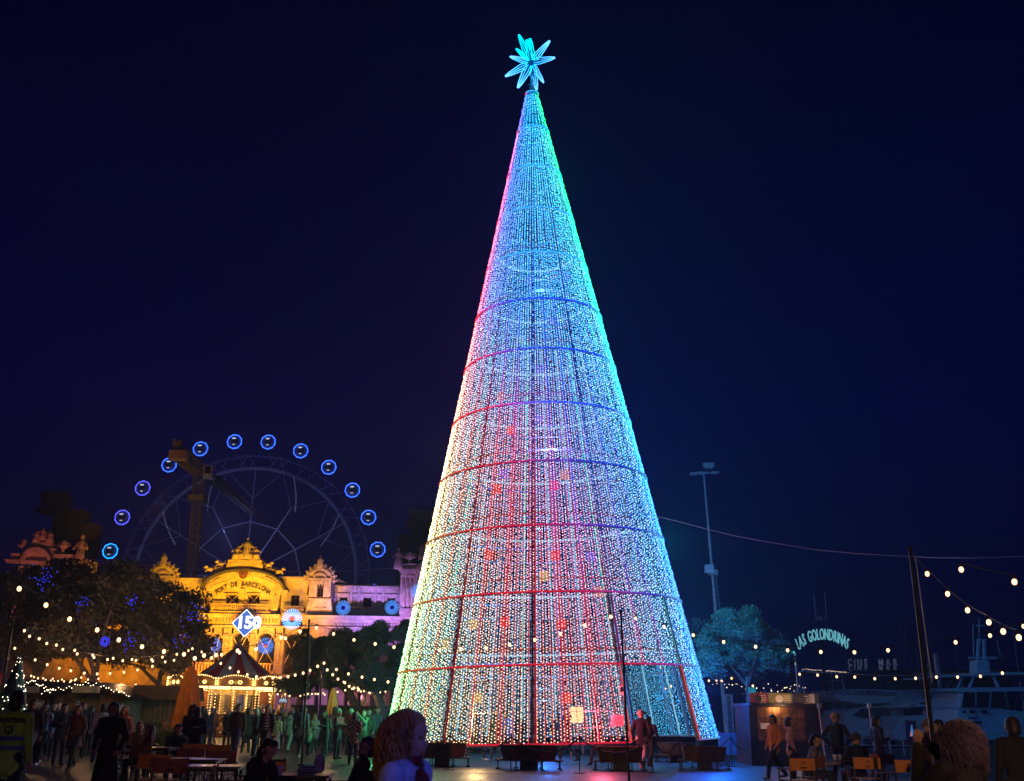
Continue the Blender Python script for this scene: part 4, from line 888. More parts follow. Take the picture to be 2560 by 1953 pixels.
# ================================================================== soft bodies (people, horses): closed limb shapes fused by a voxel remesh
BODIES = []
def limb(mb, a, b, ra, rb, fl=1.0, n=10, side=(1, 0, 0)):
    "closed tapered capsule; fl flattens it across 'side'"
    a, b = Vector(a), Vector(b); t = (b-a); L = t.length
    if L < 1e-5: t = Vector((0, 0, 1)); b = a+t*1e-3; L = 1e-3
    cf_ = .25 if max(ra, rb) > .19 else min(1, fl+.2)
    t = t.normalized(); s = Vector(side); s = (s-t*s.dot(t))
    if s.length < .1: s = Vector((0, 1, 0)); s = (s-t*s.dot(t))
    s.normalize(); q = t.cross(s); rows = []
    for k in (-90, -50, -20): g = R(k); rows.append((a+t*ra*math.sin(g)*cf_, ra*math.cos(g)))
    rows.append((a, ra)); rows.append((b, rb))
    for k in (20, 50, 90): g = R(k); rows.append((b+t*rb*math.sin(g)*cf_, rb*math.cos(g)))
    o, f = [rows[0][0]], []
    for c, r in rows[1:-1]:
        for i in range(n): g = 2*math.pi*i/n; o.append(c+s*(r*math.cos(g))+q*(r*fl*math.sin(g)))
    o.append(rows[-1][0]); K = len(rows)-2
    f += [(0, 1+(i+1) % n, 1+i) for i in range(n)]
    for j in range(K-1): f += [(1+j*n+i, 1+j*n+(i+1) % n, 1+(j+1)*n+(i+1) % n, 1+(j+1)*n+i) for i in range(n)]
    e_ = len(o)-1; f += [(e_, 1+(K-1)*n+i, 1+(K-1)*n+(i+1) % n) for i in range(n)]
    mb.add(o, f)
def body(name, segs, mats, parent, vox):
    "segs: (a,b,ra,rb,fl,matindex)"
    m = MB()
    for s in segs: limb(m, s[0], s[1], s[2], s[3], s[4])
    me = bpy.data.meshes.new(name); me.from_pydata(m.v, [], m.f); o = link(name, me, parent)
    md = o.modifiers.new('r', 'REMESH'); md.mode = 'VOXEL'; md.voxel_size = vox; md.use_smooth_shade = True
    sm_ = o.modifiers.new('s', 'SMOOTH'); sm_.factor = .5; sm_.iterations = 2
    BODIES.append((o, segs, mats)); return o
def finish_bodies():
    bpy.context.view_layer.update(); dg = bpy.context.evaluated_depsgraph_get(); out = []
    for o, segs, mats in BODIES: out.append(bpy.data.meshes.new_from_object(o.evaluated_get(dg)))
    for (o, segs, mats), me in zip(BODIES, out):
        o.modifiers.clear(); old = o.data; me.name = old.name; o.data = me; me.materials.clear()
        for q in mats: me.materials.append(q)
        n = len(me.polygons); c = np.empty(n*3, np.float32); me.polygons.foreach_get('center', c); c = c.reshape(-1, 3)
        best = np.full(n, 1e9); idx = np.zeros(n, np.int32)
        for s in segs:
            a, b = np.array(s[0]), np.array(s[1]); t = b-a; L = max(1e-9, float(t@t)); u_ = np.clip(((c-a)@t)/L, 0, 1)
            r = s[2]+(s[3]-s[2])*u_; d = c-a-u_[:, None]*t; d[:, 1] /= s[4]; dd = np.linalg.norm(d, axis=1)/r-1
            dd = dd*np.maximum(r, .03)+(s[6] if len(s) > 6 else 0)
            k = dd < best; best[k] = dd[k]; idx[k] = s[5]
        me.polygons.foreach_set('material_index', idx); me.polygons.foreach_set('use_smooth', [True]*n); me.update()
        bpy.data.meshes.remove(old)
    BODIES.clear()
# horses
def horse(x, y, z, yaw, coat, saddle):
    h = link('carousel_horse', None, ka); h.location = (x, y, z); h.rotation_euler = (0, 0, yaw)
    sg = [((-.38, 0, 0), (.34, 0, .05), .22, .23, 1, 0), ((.34, 0, .1), (.62, 0, .5), .16, .1, 1, 0), ((.62, 0, .52), (.86, 0, .36), .095, .055, 1, 0), ((.6, 0, .6), (.58, 0, .68), .03, .012, 1, 0),
          ((.55, .0, .58), (.36, 0, .25), .06, .05, .5, 2), ((-.5, 0, .1), (-.72, 0, -.3), .06, .05, 1, 2), ((-.05, 0, .2), (.1, 0, .2), .16, .16, 1, 1)]
    for s in (-1, 1):
        sg += [((.36, s*.12, -.05), (.62, s*.13, -.2), .1, .055, 1, 0), ((.62, s*.13, -.2), (.5, s*.13, -.46), .055, .035, 1, 0), ((.5, s*.13, -.46), (.56, s*.13, -.5), .045, .04, 1, 2),
               ((-.36, s*.12, -.08), (-.5, s*.13, -.3), .12, .06, 1, 0), ((-.5, s*.13, -.3), (-.66, s*.13, -.52), .055, .035, 1, 0), ((-.66, s*.13, -.52), (-.62, s*.13, -.58), .045, .04, 1, 2)]
    return h, sg
HC = [(mat('horse_white', (.72, .70, .66), .3), mat('saddle_blue', (.05, .15, .5), .4), M['gold']), (mat('horse_brown', (.2, .09, .04), .3), mat('saddle_red', (.45, .03, .03), .4), M['cream'])]
protos = []
for k, c in enumerate(HC):
    h, sg = horse(0, 0, 0, 0, None, None); body('horse_body', sg, c, h, .028); protos.append(h)
    m = MB(); m.bar((0, 0, -.9), (0, 0, 1.75), .025, 6); m.build('horse_pole', M['gold'], h)
HP = []
for k in range(13):
    a = R(-158+k*26.5); r = RB*.78
    HP.append((r*math.cos(a), r*math.sin(a), 1.25+.18*math.sin(k*2.1), a+math.pi/2, k % 2))
# ================================================================== people
SK = mat('skin', (.45, .26, .18), .6, vary=.1); SKD = mat('skin_tan', (.30, .17, .11), .6, vary=.1); HAIRC = {'dark': (.018, .012, .01), 'brown': (.07, .035, .018), 'blond': (.32, .19, .09), 'grey': (.3, .28, .27), 'red': (.16, .05, .02)}
EYE = mat('eye', (.02, .02, .02), .2)
def person(x, d, lab, h=1.72, yaw=0, pose='stand', top=(.03, .03, .035), legs=(.02, .025, .04), shoes=(.03, .03, .03), hair='dark', hl=0, coat=0, hat=None, arms='down', pack=None, group=None, vox=None, z=0, base=None, bulk=1.07, skin=None, lean=0, scarf=None, skirt=None, hood=False, under=None):
    g = base if base is not None else G(x, d); t = thing('person', lab, 'person', (g.x, g.y, z), R(yaw), group); k = h/1.75; t.scale = (k, k, k)
    rg = random.Random(lab); mats = [skin or SK, cloth(top), cloth(legs), cloth(shoes), cloth(scarf or top), cloth(skirt or legs), cloth(under or top)]
    S = []; A = lambda a, b, ra, rb, fl=1.0, mi=1, bias=0: S.append((a, b, ra, rb, fl, mi, bias))
    B = bulk; ph = rg.uniform(-.03, .03)
    if pose == 'sit': hz, ln = .50, lean
    else: hz, ln = .93, lean
    def U(xx, yy, zz):   # torso point: zz above the hip, leaning forward (-y)
        if zz > .6: zz -= .035
        return (xx, yy-math.sin(R(ln))*zz, hz+math.cos(R(ln))*zz)
    ws = .9 if hl > .1 else 1.0
    A(U(-.07, 0, .0), U(.07, 0, .0), .115*B, .115*B, .85, 2 if not coat else 1)
    A(U(0, 0, .05), U(0, 0, .3), .15*B*ws, .165*B*ws, .68, 1); A(U(0, .0, .28), U(0, 0, .46), .175*B*ws, .15*B*ws, .62, 1)
    A(U(-.14*ws, 0, .495), U(.14*ws, 0, .495), .074*B, .074*B, 1, 1); A(U(0, .01, .5), U(0, 0, .55), .1, .072, .8, 1)
    A(U(0, .0, .52), U(0, -.02, .63), .062, .056, 1, 0)
    A(U(0, -.0, .70), U(0, -.015, .765), .082, .092, 1.08, 0, -.004); A(U(0, -.035, .655), U(0, -.05, .68), .056, .06, 1, 0)   # skull, jaw
    A(U(0, -.095, .705), U(0, -.113, .69), .012, .017, 1, 0, -.01)      # nose
    for s in (-1, 1): A(U(s*.085, .01, .71), U(s*.088, .015, .735), .016, .02, 1, 0)   # ears
    A(U(-.02, -.09, .655), U(.02, -.09, .655), .012, .012, 1, 0)   # lips
    if under: A(U(0, -.075, .1), U(0, -.06, .48), .075, .06, .7, 6, -.03)
    if hood: A(U(-.07, .07, .53), U(.07, .07, .53), .07, .07, 1, 1)
    if scarf: A(U(-.02, -.01, .53), U(.02, -.02, .545), .072, .070, .95, 4, -.012); A(U(0, -.10, .46), U(.0, -.12, .2), .06, .06, .6, 4, -.03)
    if pose != 'sit' and not skirt and not coat: A((0, 0, hz+.06), (0, .01, hz-.09-.05*rg.random()), .15*B, .172*B, .7, 1, -.012)
    if coat: A((0, 0, hz-.02), (0, .02, hz-coat), .17*B, .24*B, .72, 1)
    if skirt: A((0, 0, hz), (0, 0, hz-.42), .15, .2, .8, 5, -.02)
    # legs
    for s in (-1, 1):
        hp = (s*.09, 0, hz-.02)
        if pose == 'sit': kn = (s*.12, -.46, .50); an = (s*.13, -.46-rg.uniform(-.08, .1), .09)
        elif pose == 'walk': kn = (s*.09, -.17*s-.07, .50); an = (s*.08, -.30*s+(.10 if s < 0 else 0), .10 if s > 0 else .16)
        else: kn = (s*.105, -.02, .50); an = (s*(.12+ph), .0, .09)
        A(hp, kn, .102*B, .074, 1, 2); A(kn, an, .070, .058, 1, 2)
        A((an[0], an[1]+.03, an[2]-.045), (an[0]*1.1, an[1]-.16, .04 if pose != 'walk' or s > 0 else an[2]-.07), .042, .035, 1, 3, -.01)
    # arms
    vx = vox or (.017 if d < 34 else .022)
    fr = .0085 if vx < .012 else .011
    def hand(w, dirv, curl=.4, s=1):
        w = Vector(w); t_ = Vector(dirv).normalized(); sd = Vector((s, 0, 0)); sd = (sd-t_*sd.dot(t_)).normalized() if abs(t_.x) < .9 else Vector((0, 1, 0)); nn = t_.cross(sd)
        p1 = w+t_*.085; A(tuple(w), tuple(p1), .032, .036, .6, 0, -.005)
        for i in range(4):
            o = sd*(i-1.5)*.0215; L = (.07, .08, .075, .06)[i]; a_ = p1+o+t_*.01; b_ = a_+t_*L*.55+nn*curl*.02; c_ = b_+t_*L*.35+nn*curl*.04
            A(tuple(a_), tuple(b_), fr, fr, 1, 0); A(tuple(b_), tuple(c_), fr, fr*.85, 1, 0)
        a_ = w+t_*.03-sd*.035; A(tuple(a_), tuple(a_-sd*.03+t_*.04+nn*.02), fr*1.2, fr, 1, 0)
    for s in (-1, 1):
        sh = Vector(U(s*.185*ws*B, 0, .49)); ar = arms if isinstance(arms, str) else arms[0 if s < 0 else 1]
        if ar == 'down': el = sh+Vector((s*.05, .03, -.29)); wr = el+Vector((s*.01, -.09, -.24))
        elif ar == 'swing': el = sh+Vector((s*.05, .1*s, -.28)); wr = el+Vector((0, .12*s-.1, -.22))
        elif ar == 'hold': el = sh+Vector((s*.06, .0, -.29)); wr = el+Vector((-s*.10, -.24, .06))
        elif ar == 'up': el = sh+Vector((s*.10, -.18, -.17)); wr = el+Vector((-s*.20, -.17, .30))
        elif ar == 'hip': el = sh+Vector((s*.16, .05, -.24)); wr = el+Vector((-s*.13, -.12, -.17))
        elif ar == 'pocket': el = sh+Vector((s*.09, .06, -.28)); wr = el+Vector((-s*.04, -.13, -.2))
        elif ar == 'table': el = sh+Vector((s*.06, -.1, -.28)); wr = el+Vector((-s*.05, -.28, .02))
        A(tuple(sh), tuple(el), .066*B, .056*B, 1, 1); A(tuple(el), tuple(wr), .056*B, .043*B, 1, 1)
        hand(wr, wr-el, .5, s)
    body('body', S, mats, t, vx)
    # hair / hat
    hc = U(0, .0, .745); hm = mat('hair', HAIRC[hair], .55, vary=.35, scale=14) if ('h', hair) not in _cm else _cm[('h', hair)]; _cm[('h', hair)] = hm
    hs = []
    if hat is None or hl > .1:
        for _ in range(7): a_ = rg.uniform(0, 6.28); hs.append((U(.055*math.cos(a_), .025+.055*math.sin(a_), .76+rg.uniform(0, .05)), U(.065*math.cos(a_), .03+.065*math.sin(a_), .78+rg.uniform(0, .04)), .035, .03, 1, 0))
        hs += [(U(-.02, -.035, .805), U(.02, -.03, .81), .062, .062, 1, 0), (U(0, .02, .74), U(0, .015, .795), .099, .095, 1.08, 0), (U(0, .055, .69), U(0, .04, .75), .092, .095, 1, 0)]
        if hl > .1:
            for s in (-1, 1): hs.append((U(s*.075, .02, .73), U(s*.085, .01, .72-hl), .045, .05, 1, 0))
            hs.append((U(0, .075, .72), U(0, .08, .70-hl), .08, .085, .7, 0))
    if hs: body('hair', hs, [hm], t, max(vx, .014))
    if hat:
        hs = [(U(0, .01, .80), U(0, .01, .825), .098, .08, 1.08, 0), (U(-.06, .01, .775), U(.06, .01, .775), .07, .07, 1.3, 0)]
        body('hat', hs, [cloth(hat)], t, .016)
    if d < 32 or abs((yaw+180) % 360-180) < 60:
        for s in (-1, 1): m = MB(); m.ball(U(s*.034, -.088, .725), .011, 6, 4); m.build('eye', EYE, t)
    if pack: body('backpack', [(U(0, .16, .2), U(0, .17, .42), .13, .12, .6, 0), (U(0, .22, .18), U(0, .22, .26), .08, .08, .5, 0)], [cloth(pack)], t, .02)
    return t
BK = (.02, .02, .022); NV = (.02, .03, .07); JN = (.06, .09, .16); WH = (.6, .6, .6)
CW = 'people in the crowd on the plaza'
vest = person(-8, 14.5, 'security guard in a lime reflective vest seen from behind at the left edge', 1.80, 180, top=(.33, .62, .07), legs=BK, hair='dark', arms='down', bulk=1.0, vox=.011)
person(57, 27, 'man in open dark jacket over a pale grey shirt walking behind the security guard', 1.80, 10, 'walk', top=BK, legs=(.10, .11, .13), under=(.25, .26, .27), arms='swing', hair='brown')
person(72, 32, 'dark haired man in black just behind the pale shirted man', 1.8, 15, top=BK, legs=BK)
person(93, 31, 'woman in navy vest with white sleeves and white sneakers', 1.72, 5, 'walk', top=(.35, .35, .38), under=NV, legs=(.015, .02, .04), shoes=WH, hair='brown', hl=.16, arms='swing')
person(116, 35, 'tall figure in black behind the white sleeved woman', 1.76, 20, 'walk', top=BK, legs=BK)
person(141, 31, 'person in dark jacket with arms folded beside the gabled hut', 1.70, 40, top=(.02, .025, .03), legs=(.03, .03, .035), arms='hold')
person(175, 29, 'woman in a maroon coat, dark skirt and boots', 1.66, 0, 'walk', top=(.16, .05, .04), legs=BK, coat=.3, hair='red', hl=.2, arms='pocket')
person(192, 36, 'dark figure behind the woman in the maroon coat', 1.8, 30, top=BK, legs=BK)
person(240, 33, 'person in a white jacket half hidden by the black coat', 1.72, -150, top=WH, legs=BK, hair='brown')
person(253, 19.2, 'person in a long black coat walking at the front left', 1.70, -12, 'walk', top=(.006, .006, .007), legs=(.008, .008, .01), coat=.55, arms='pocket', bulk=1.12, vox=.014, skin=SKD)
person(281, 33, 'brown haired person looking over the black coat shoulder', 1.78, 0, top=(.1, .06, .05), legs=(.06, .05, .04), hair='brown')
person(292, 28, 'woman in a dusty pink jacket right of the black coat', 1.66, -10, 'walk', top=(.35, .15, .12), legs=(.2, .11, .08), hair='red', hl=.12, arms='pocket')
person(378, 46, 'person in a blue jacket before the third hut', 1.72, 60, top=(.03, .2, .3), legs=BK, hair='dark', arms='hold')  # blue light on this person is put into the jacket colour
person(457, 26.5, 'brown haired person leaning in an embrace beside the orange parasol', 1.74, 60, top=(.03, .025, .025), legs=BK, hair='brown', hl=.14, arms='hold', lean=8)
person(476, 26.3, 'person in a dark jacket with back turned in the embrace', 1.66, 200, top=(.025, .02, .02), legs=(.1, .07, .06), arms='hold', lean=6, bulk=1.1)
person(497, 44, 'man in black with arms spread at the carousel edge', 1.74, 170, top=BK, legs=BK, arms='hip')
person(585, 36, 'man in a brown sweater and blue jeans facing the camera', 1.82, 0, 'walk', top=(.085, .05, .02), legs=JN, hair='brown', arms='down', shoes=BK)
person(612, 42, 'dark dressed person right behind the brown sweater', 1.7, 190, top=BK, legs=BK)
person(632, 39, 'person with a pale beanie and dark coat', 1.66, 120, top=(.03, .03, .03), legs=BK, hat=(.5, .45, .3), coat=.25)
person(659, 36, 'blond woman in a striped sweater and black shorts', 1.80, -5, 'walk', top=(.02, .02, .022), under=pattern('striped_knit', 'wave', (.55, .42, .42), (.05, .02, .03), 3.2), legs=(.18, .11, .08), skirt=(.01, .01, .012), hair='blond', hl=.28, arms='down')
person(690, 45, 'child in a green patterned top', 1.42, 150, 'walk', top=(.45, .5, .3), legs=(.4, .45, .3), hair='brown')
person(706, 48, 'woman with light brown hair behind the patterned child', 1.66, 180, top=(.06, .05, .04), legs=BK, hair='blond', hl=.15)
person(719, 43, 'boy in a grey hooded jacket with a dark cap', 1.58, 175, 'walk', top=(.2, .22, .24), legs=(.22, .28, .25), hat=(.03, .03, .04), hood=True)
person(746, 38, 'man with a large dark backpack and green hood seen from behind', 1.82, 178, 'walk', top=(.12, .2, .18), legs=BK, hood=True, pack=(.02, .05, .05), shoes=(.4, .4, .4))
person(770, 40, 'small child with a pale square backpack beside the light pole', 1.22, 185, 'walk', top=(.25, .4, .35), legs=BK, pack=(.4, .42, .38), hair='brown')
person(784, 43, 'blond person leaning towards the child', 1.5, -150, top=(.2, .2, .18), legs=BK, hair='blond', hl=.12, lean=14)
person(812, 40, 'person in dark clothes leaning towards the green beanie', 1.66, -60, top=(.03, .04, .04), legs=(.03, .03, .03), hair='dark', arms='hold', lean=10, pack=(.05, .06, .05))
person(840, 38, 'person in a green beanie holding an open pale box', 1.70, 70, top=(.02, .03, .03), legs=BK, hat=(.2, .5, .25), arms='hold', skin=SKD)
person(880, 34.5, 'person in a checked black and white shirt seen from behind', 1.60, 170, top=pattern('checked_cloth', 'check', (.45, .4, .4), (.02, .02, .02), 14), legs=BK, hair='dark', arms='hold', bulk=1.1)
person(872, 42, 'person wearing a round pale green bobble hat', 1.72, 140, top=(.3, .05, .04), legs=BK, hat=(.3, .5, .35))
person(905, 41, 'person in a green lit jacket looking at a phone', 1.70, -40, top=(.10, .16, .12), legs=(.04, .06, .05), arms='up', hair='brown')
person(918, 43, 'dark haired person beside the phone user', 1.74, -20, top=(.06, .08, .07), legs=BK)
person(938, 44, 'tall person in a dark jacket at the right end of the green lit crowd', 1.82, 50, top=(.05, .07, .06), legs=BK, hair='brown')
for k, (x, d, y, tp) in enumerate([(530, 56, 170, (.1, .05, .03)), (612, 55, 120, (.05, .05, .06)), (648, 52, 30, (.2, .16, .1)), (676, 56, -140, (.03, .03, .04)), (728, 55, 180, (.06, .05, .05)), (700, 60, 150, (.35, .05, .03))]):
    person(x, d, ['person in a reddish coat beside the carousel platform', 'person in grey at the carousel steps', 'person in a tan jacket before the carousel', 'person in black at the right of the carousel', 'person waiting right of the carousel lights', 'person in a bright red coat right of the carousel'][k], 1.68, y, top=tp, hair=['dark', 'brown', 'blond'][k % 3], vox=.028)
rgc = random.Random(77); ORD = 'first second third fourth fifth sixth seventh eighth ninth tenth eleventh twelfth thirteenth fourteenth fifteenth last'.split()
for k in range(16):
    x = 500+k*28+rgc.uniform(-8, 8); person(x, rgc.uniform(46, 54), ORD[k]+' dim figure from the left in the back row of the packed crowd', rgc.uniform(1.58, 1.82), rgc.choice([170, 200, 90, 20, -70]), top=rgc.choice([BK, (.05, .04, .04), (.03, .04, .07), (.12, .08, .05), (.10, .03, .03)]), legs=BK, hair=rgc.choice(['dark', 'brown', 'blond', 'dark']), hl=rgc.choice([0, 0, .12]), coat=rgc.choice([0, .3, 0]), hat=rgc.choice([None, None, (.1, .1, .12)]), vox=.028, group='dim figures deep in the crowd')
for k in range(7):
    x = 35+k*44+rgc.uniform(-8, 8); person(x, rgc.uniform(37, 42), ORD[k]+' dark figure from the left close to the wooden hut fronts', rgc.uniform(1.6, 1.82), rgc.choice([170, 20, -30, 60]), top=BK, legs=BK, hair=rgc.choice(['dark', 'brown']), coat=rgc.choice([0, .3]), vox=.026, group='dark figures before the huts')
# people under and inside the light tree
for k, (x, d, y, ps, tp, lg, lab) in enumerate([(1190, 38.5, 90, 'walk', (.05, .05, .06), (.03, .03, .04), 'person with white sneakers walking inside the light tree'), (1238, 39.5, 170, 'stand', (.1, .1, .12), (.05, .05, .05), 'person standing inside the light tree near its middle'), (1268, 41, 30, 'stand', (.2, .2, .22), BK, 'person in grey inside the light tree'),
      (1352, 43, -20, 'stand', (.04, .04, .05), (.03, .03, .03), 'dark figure deep inside the light tree'), (1420, 38, -90, 'walk', (.03, .03, .04), BK, 'person in black beside the lit board inside the tree'), (1492, 36.5, -60, 'walk', (.03, .03, .04), BK, 'person stepping out below the red lit strings'), (1300, 46, 180, 'stand', (.02, .02, .02), BK, 'silhouette at the rear of the light tree'), (1395, 45, 160, 'stand', (.1, .05, .05), BK, 'person in a wine coloured coat at the rear of the tree')]):
    person(x, d, lab, 1.7, y, ps, top=tp, legs=lg, shoes=(.5, .5, .5) if k == 0 else BK, vox=.022)
person(1606, 34, 'man in a black jacket and pale trousers entering the light tree', 1.80, 165, 'walk', top=(.012, .012, .015), legs=(.35, .32, .33), shoes=(.5, .4, .35), hat=(.35, .28, .24), arms='pocket', bulk=1.1)
person(1626, 35, 'slim dark figure walking beside the man in pale trousers', 1.62, 150, 'walk', top=(.02, .03, .06), legs=(.015, .02, .03), arms='swing')
# right side
person(1940, 29.5, 'woman in an orange hooded jacket walking past the kiosk', 1.70, -70, 'walk', top=(.68, .24, .03), legs=(.012, .014, .018), hair='dark', arms='pocket', hood=True, skin=SKD, shoes=(.2, .08, .05))
person(1983, 28.5, 'woman in a pink hooded jacket behind the empty chair', 1.64, 80, 'stand', top=(.50, .27, .26), legs=(.015, .02, .03), hair='dark', hl=.12, arms='pocket', hood=True, bulk=1.1)
person(2030, 23, 'seated man in a navy vest with lavender sleeves', 1.74, 60, 'sit', top=(.22, .21, .30), under=NV, legs=(.03, .04, .06), hair='dark', arms='table', lean=14)
person(2102, 27, 'bald man in dark clothes standing behind the café table', 1.76, 140, 'stand', top=(.02, .03, .05), legs=(.06, .06, .10), hat=(.34, .22, .16), arms='hip')
person(2152, 23.4, 'seated man in a cap and black jacket with back to the camera', 1.74, 190, 'sit', top=(.012, .013, .016), legs=BK, hat=(.05, .045, .04), arms='table', bulk=1.1)
person(2205, 28, 'dim person in black under the numbered light pole', 1.7, 100, 'stand', top=(.02, .02, .025), legs=BK, arms='hold')
person(2341, 20, 'short dim person with a pale cap behind the raised phone', 1.62, 130, 'stand', top=(.05, .02, .02), legs=BK, hat=(.14, .13, .12), arms='hold')
person(2368, 21, 'dim person in black next to the pale cap', 1.62, -120, 'stand', top=(.02, .015, .015), legs=BK, arms='down')
person(2572, 14, 'dark silhouette at the right edge', 1.66, 180, 'stand', top=(.008, .008, .01), legs=BK, bulk=1.1)
# seated café guests left
person(358, 24, 'seated woman in a dark red sweater left of the café chairs', 1.66, -60, 'sit', top=(.28, .03, .03), legs=BK, hair='red', hl=.18, arms='table')
person(335, 27, 'seated person with brown jacket at the rear café table', 1.7, 30, 'sit', top=(.12, .06, .04), legs=BK, hair='dark', arms='table')
person(402, 29, 'seated person with a pale knitted hat', 1.68, 20, 'sit', top=(.06, .12, .05), legs=BK, hat=(.4, .36, .2), arms='table')
person(425, 25.5, 'seated person in black with blue scarf beside the orange parasol', 1.7, 40, 'sit', top=(.02, .025, .04), legs=(.3, .28, .3), hair='dark', arms='table', lean=12)
person(602, 13.6, 'young man in a black hoodie leaning over the front café table', 1.74, 68, 'sit', top=(.010, .009, .014), legs=(.012, .012, .015), hair='dark', arms='table', lean=24, vox=.011, hood=True, bulk=1.1)
person(876, 13.9, 'dark haired person in black leaning back in the orange chair at the front table', 1.72, -72, 'sit', top=(.007, .007, .010), legs=(.01, .01, .012), hair='dark', hl=.1, arms='table', lean=-12, vox=.011, skin=SKD, bulk=1.1)
# foreground woman with curly hair, in profile
fwm = person(985, 5.6, 'woman with curly blond brown hair in a pale blue denim jacket in the foreground', 1.60, 72, 'stand', top=(.34, .42, .72), legs=JN, hair='blond', hl=.12, scarf=(.13, .01, .015), arms='down', vox=.008, bulk=1.18, hood=True)
ph = person(2470, 7.3, 'woman with curly greying hair in an olive jacket filming with her phone', 1.60, 203, 'stand', top=(.055, .045, .022), legs=JN, hair='grey', hl=.12, arms='up', vox=.009, bulk=1.1)
def curls(root, n, col, seed, R0=.125, L=.24, side=1.0, spread=1.0):
    rg = random.Random(seed); m = MB()
    for i in range(n):
        v = Vector((rg.gauss(0, 1), rg.gauss(0, 1), rg.gauss(0, 1))); v.normalize()
        if v.z < -.2: v.z *= -1
        if v.y < -.38 and v.z < .62: v.y = -v.y
        p0 = Vector((0, .012, 1.665))+v*.095; pts_ = []; a0 = rg.random()*6; k = 9; out = Vector((v.x, max(v.y, -.1)+.22, 0)).normalized()*rg.uniform(.5, 1)*spread; l = L*rg.uniform(.5, 1.15)
        for j in range(k):
            s = j/(k-1); c = p0+v*.03*math.sin(min(1, s*3)*1.57)+out*(.055*math.sin(s*1.9))+Vector((0, 0, -l*s*s*.6-l*.4*s)); w = .009+.006*rg.random()
            pts_.append(c+Vector((math.cos(a0+j*1.5), math.sin(a0+j*1.5), 0))*w)
        m.path(pts_, .004, 3, False, [.0034]*(k-1)+[.001])
    m.build('hair_curls', mat('curly_hair', col, .5, vary=.35, scale=10), root)
curls(fwm, 2300, (.40, .20, .085), 4, L=.24); curls(ph, 2000, (.13, .085, .10), 9, L=.22, spread=1.1)
# phone in the raised hands, showing the tree
g_ = G(2470, 7.3); fy = R(203); q = Vector((g_.x+.44*math.sin(fy), g_.y-.44*math.cos(fy), 1.53)); pt = thing('mobile_phone', 'held up phone whose screen shows the lit tree', 'phone', tuple(q), R(-14)); m = MB(); m.box((0, 0, 0), (.078, .009, .15)); m.build('phone_body', M['black'], pt)
m = MB(); m.add([(-.017, -.006, -.035), (.024, -.006, -.035), (.004, -.006, .05)], [(0, 1, 2)]); m.build('screen_tree', glowmat('screen_blue', (.06, .35, 1), 1.6), pt); m = MB(); m.add([(-.012, -.0065, -.033), (.002, -.0065, -.033), (.001, -.0065, .01)], [(0, 1, 2)]); m.build('screen_tree_side', glowmat('screen_pink', (.6, .25, .3), .8), pt)
m = MB(); m.box((-.004, -.0055, 0), (.07, .001, .14)); m.build('screen', glowmat('screen_dark', (.004, .004, .02), 1), pt)
# vest lettering and bands on the guard
VB = cloth((.08, .12, .35))
for zz in (1.02, 1.14):
    m = MB(); m.lathe([(.205, zz), (.205, zz+.05)], n=20, sy=.72); m.build('reflective_band', VB, vest)
text('vest_text', 'CONTROL', .085, (.0, .118, 1.39), M['black'], vest, .003, (math.pi/2, 0, math.pi), bold=.002)
m = MB(); m.prism([(.062*math.cos(R(60*k+30)), 1.27+.062*math.sin(R(60*k+30))) for k in range(6)], .124, .130); m.build('vest_emblem', M['black'], vest)
text('emblem_letter', 'W', .075, (0, .133, 1.27), cloth((.33, .62, .07)), vest, .002, (math.pi/2, 0, math.pi), bold=.003)
# checked shirt squares, striped sweater, held box
bx_ = thing('open_box', 'pale open food box held by the person in the green beanie', 'box', tuple(G(852, 37.6, 1.22)), R(20)); m = MB(); m.box((0, 0, 0), (.26, .2, .03)); m.box((0, .1, .1), (.26, .02, .2)); m.box((-.13, 0, .02), (.01, .2, .05)); m.box((.13, 0, .02), (.01, .2, .05)); m.build('cardboard', cloth((.5, .55, .45)), bx_)
finish_bodies()
# place the carousel horses now that the shapes are final
for i, (x, y, z, a, k) in enumerate(HP):
    if i < 2: h = protos[k] if i == k else protos[1-k]; h.location = (x, y, z); h.rotation_euler = (0, 0, a)
    else: h = dup(protos[k], ka, loc=(x, y, z), rz=a)
# ================================================================== market huts
def hut(x0, x1, ytop, yeave, d, lab, gable=True, sign=True, dep=3.0):
    a, b = G(x0, d), G(x1, d); w = b.x-a.x; xm = (x0+x1)/2; t = thing('market_hut', lab, 'market hut', ((a.x+b.x)/2, d, 0), 0, 'wooden market huts'); ze = P(xm, yeave, d).z; zt = P(xm, ytop, d).z; n = max(8, int(w/.22))
    m = MB(); m.box((0, dep/2+.1, ze/2), (w-.1, dep, ze-.02)); m.build('hut_box', M['plank'], t)
    for k in range(n):
        m = MB(); x = -w/2+w*(k+.5)/n; top = ze+((zt-ze)*(1-abs(x)/(w/2))*.86 if gable else 0); m.box((x, .0, top/2), (w/n-.02, .05, top)); m.build('plank', M['plank'], t)
    m = MB(); m.box((0, -.06, 1.0), (w, .1, .12)); m.build('counter_rail', M['wood'], t)
    if gable:
        for s in (-1, 1): m = MB(); m.prism([(0, zt), (0, zt+.12), (s*(w/2+.4), ze+.02), (s*(w/2+.4), ze-.1)], -.55, dep+.3); m.build('roof_slope', M['dark'], t)
    else:
        m = MB(); m.prism([(-w/2-.25, ze-.08), (w/2+.25, ze-.08), (w/2+.15, zt), (-w/2-.15, zt)], -.5, dep); m.build('roof', M['wood'], t)
    if sign: m = MB(); m.box((0, -.62, ze+.28), (w*.38, .05, .26)); m.build('name_board', mat('pale_board', (.42, .38, .3), .6), t)
    return t, w, ze, zt
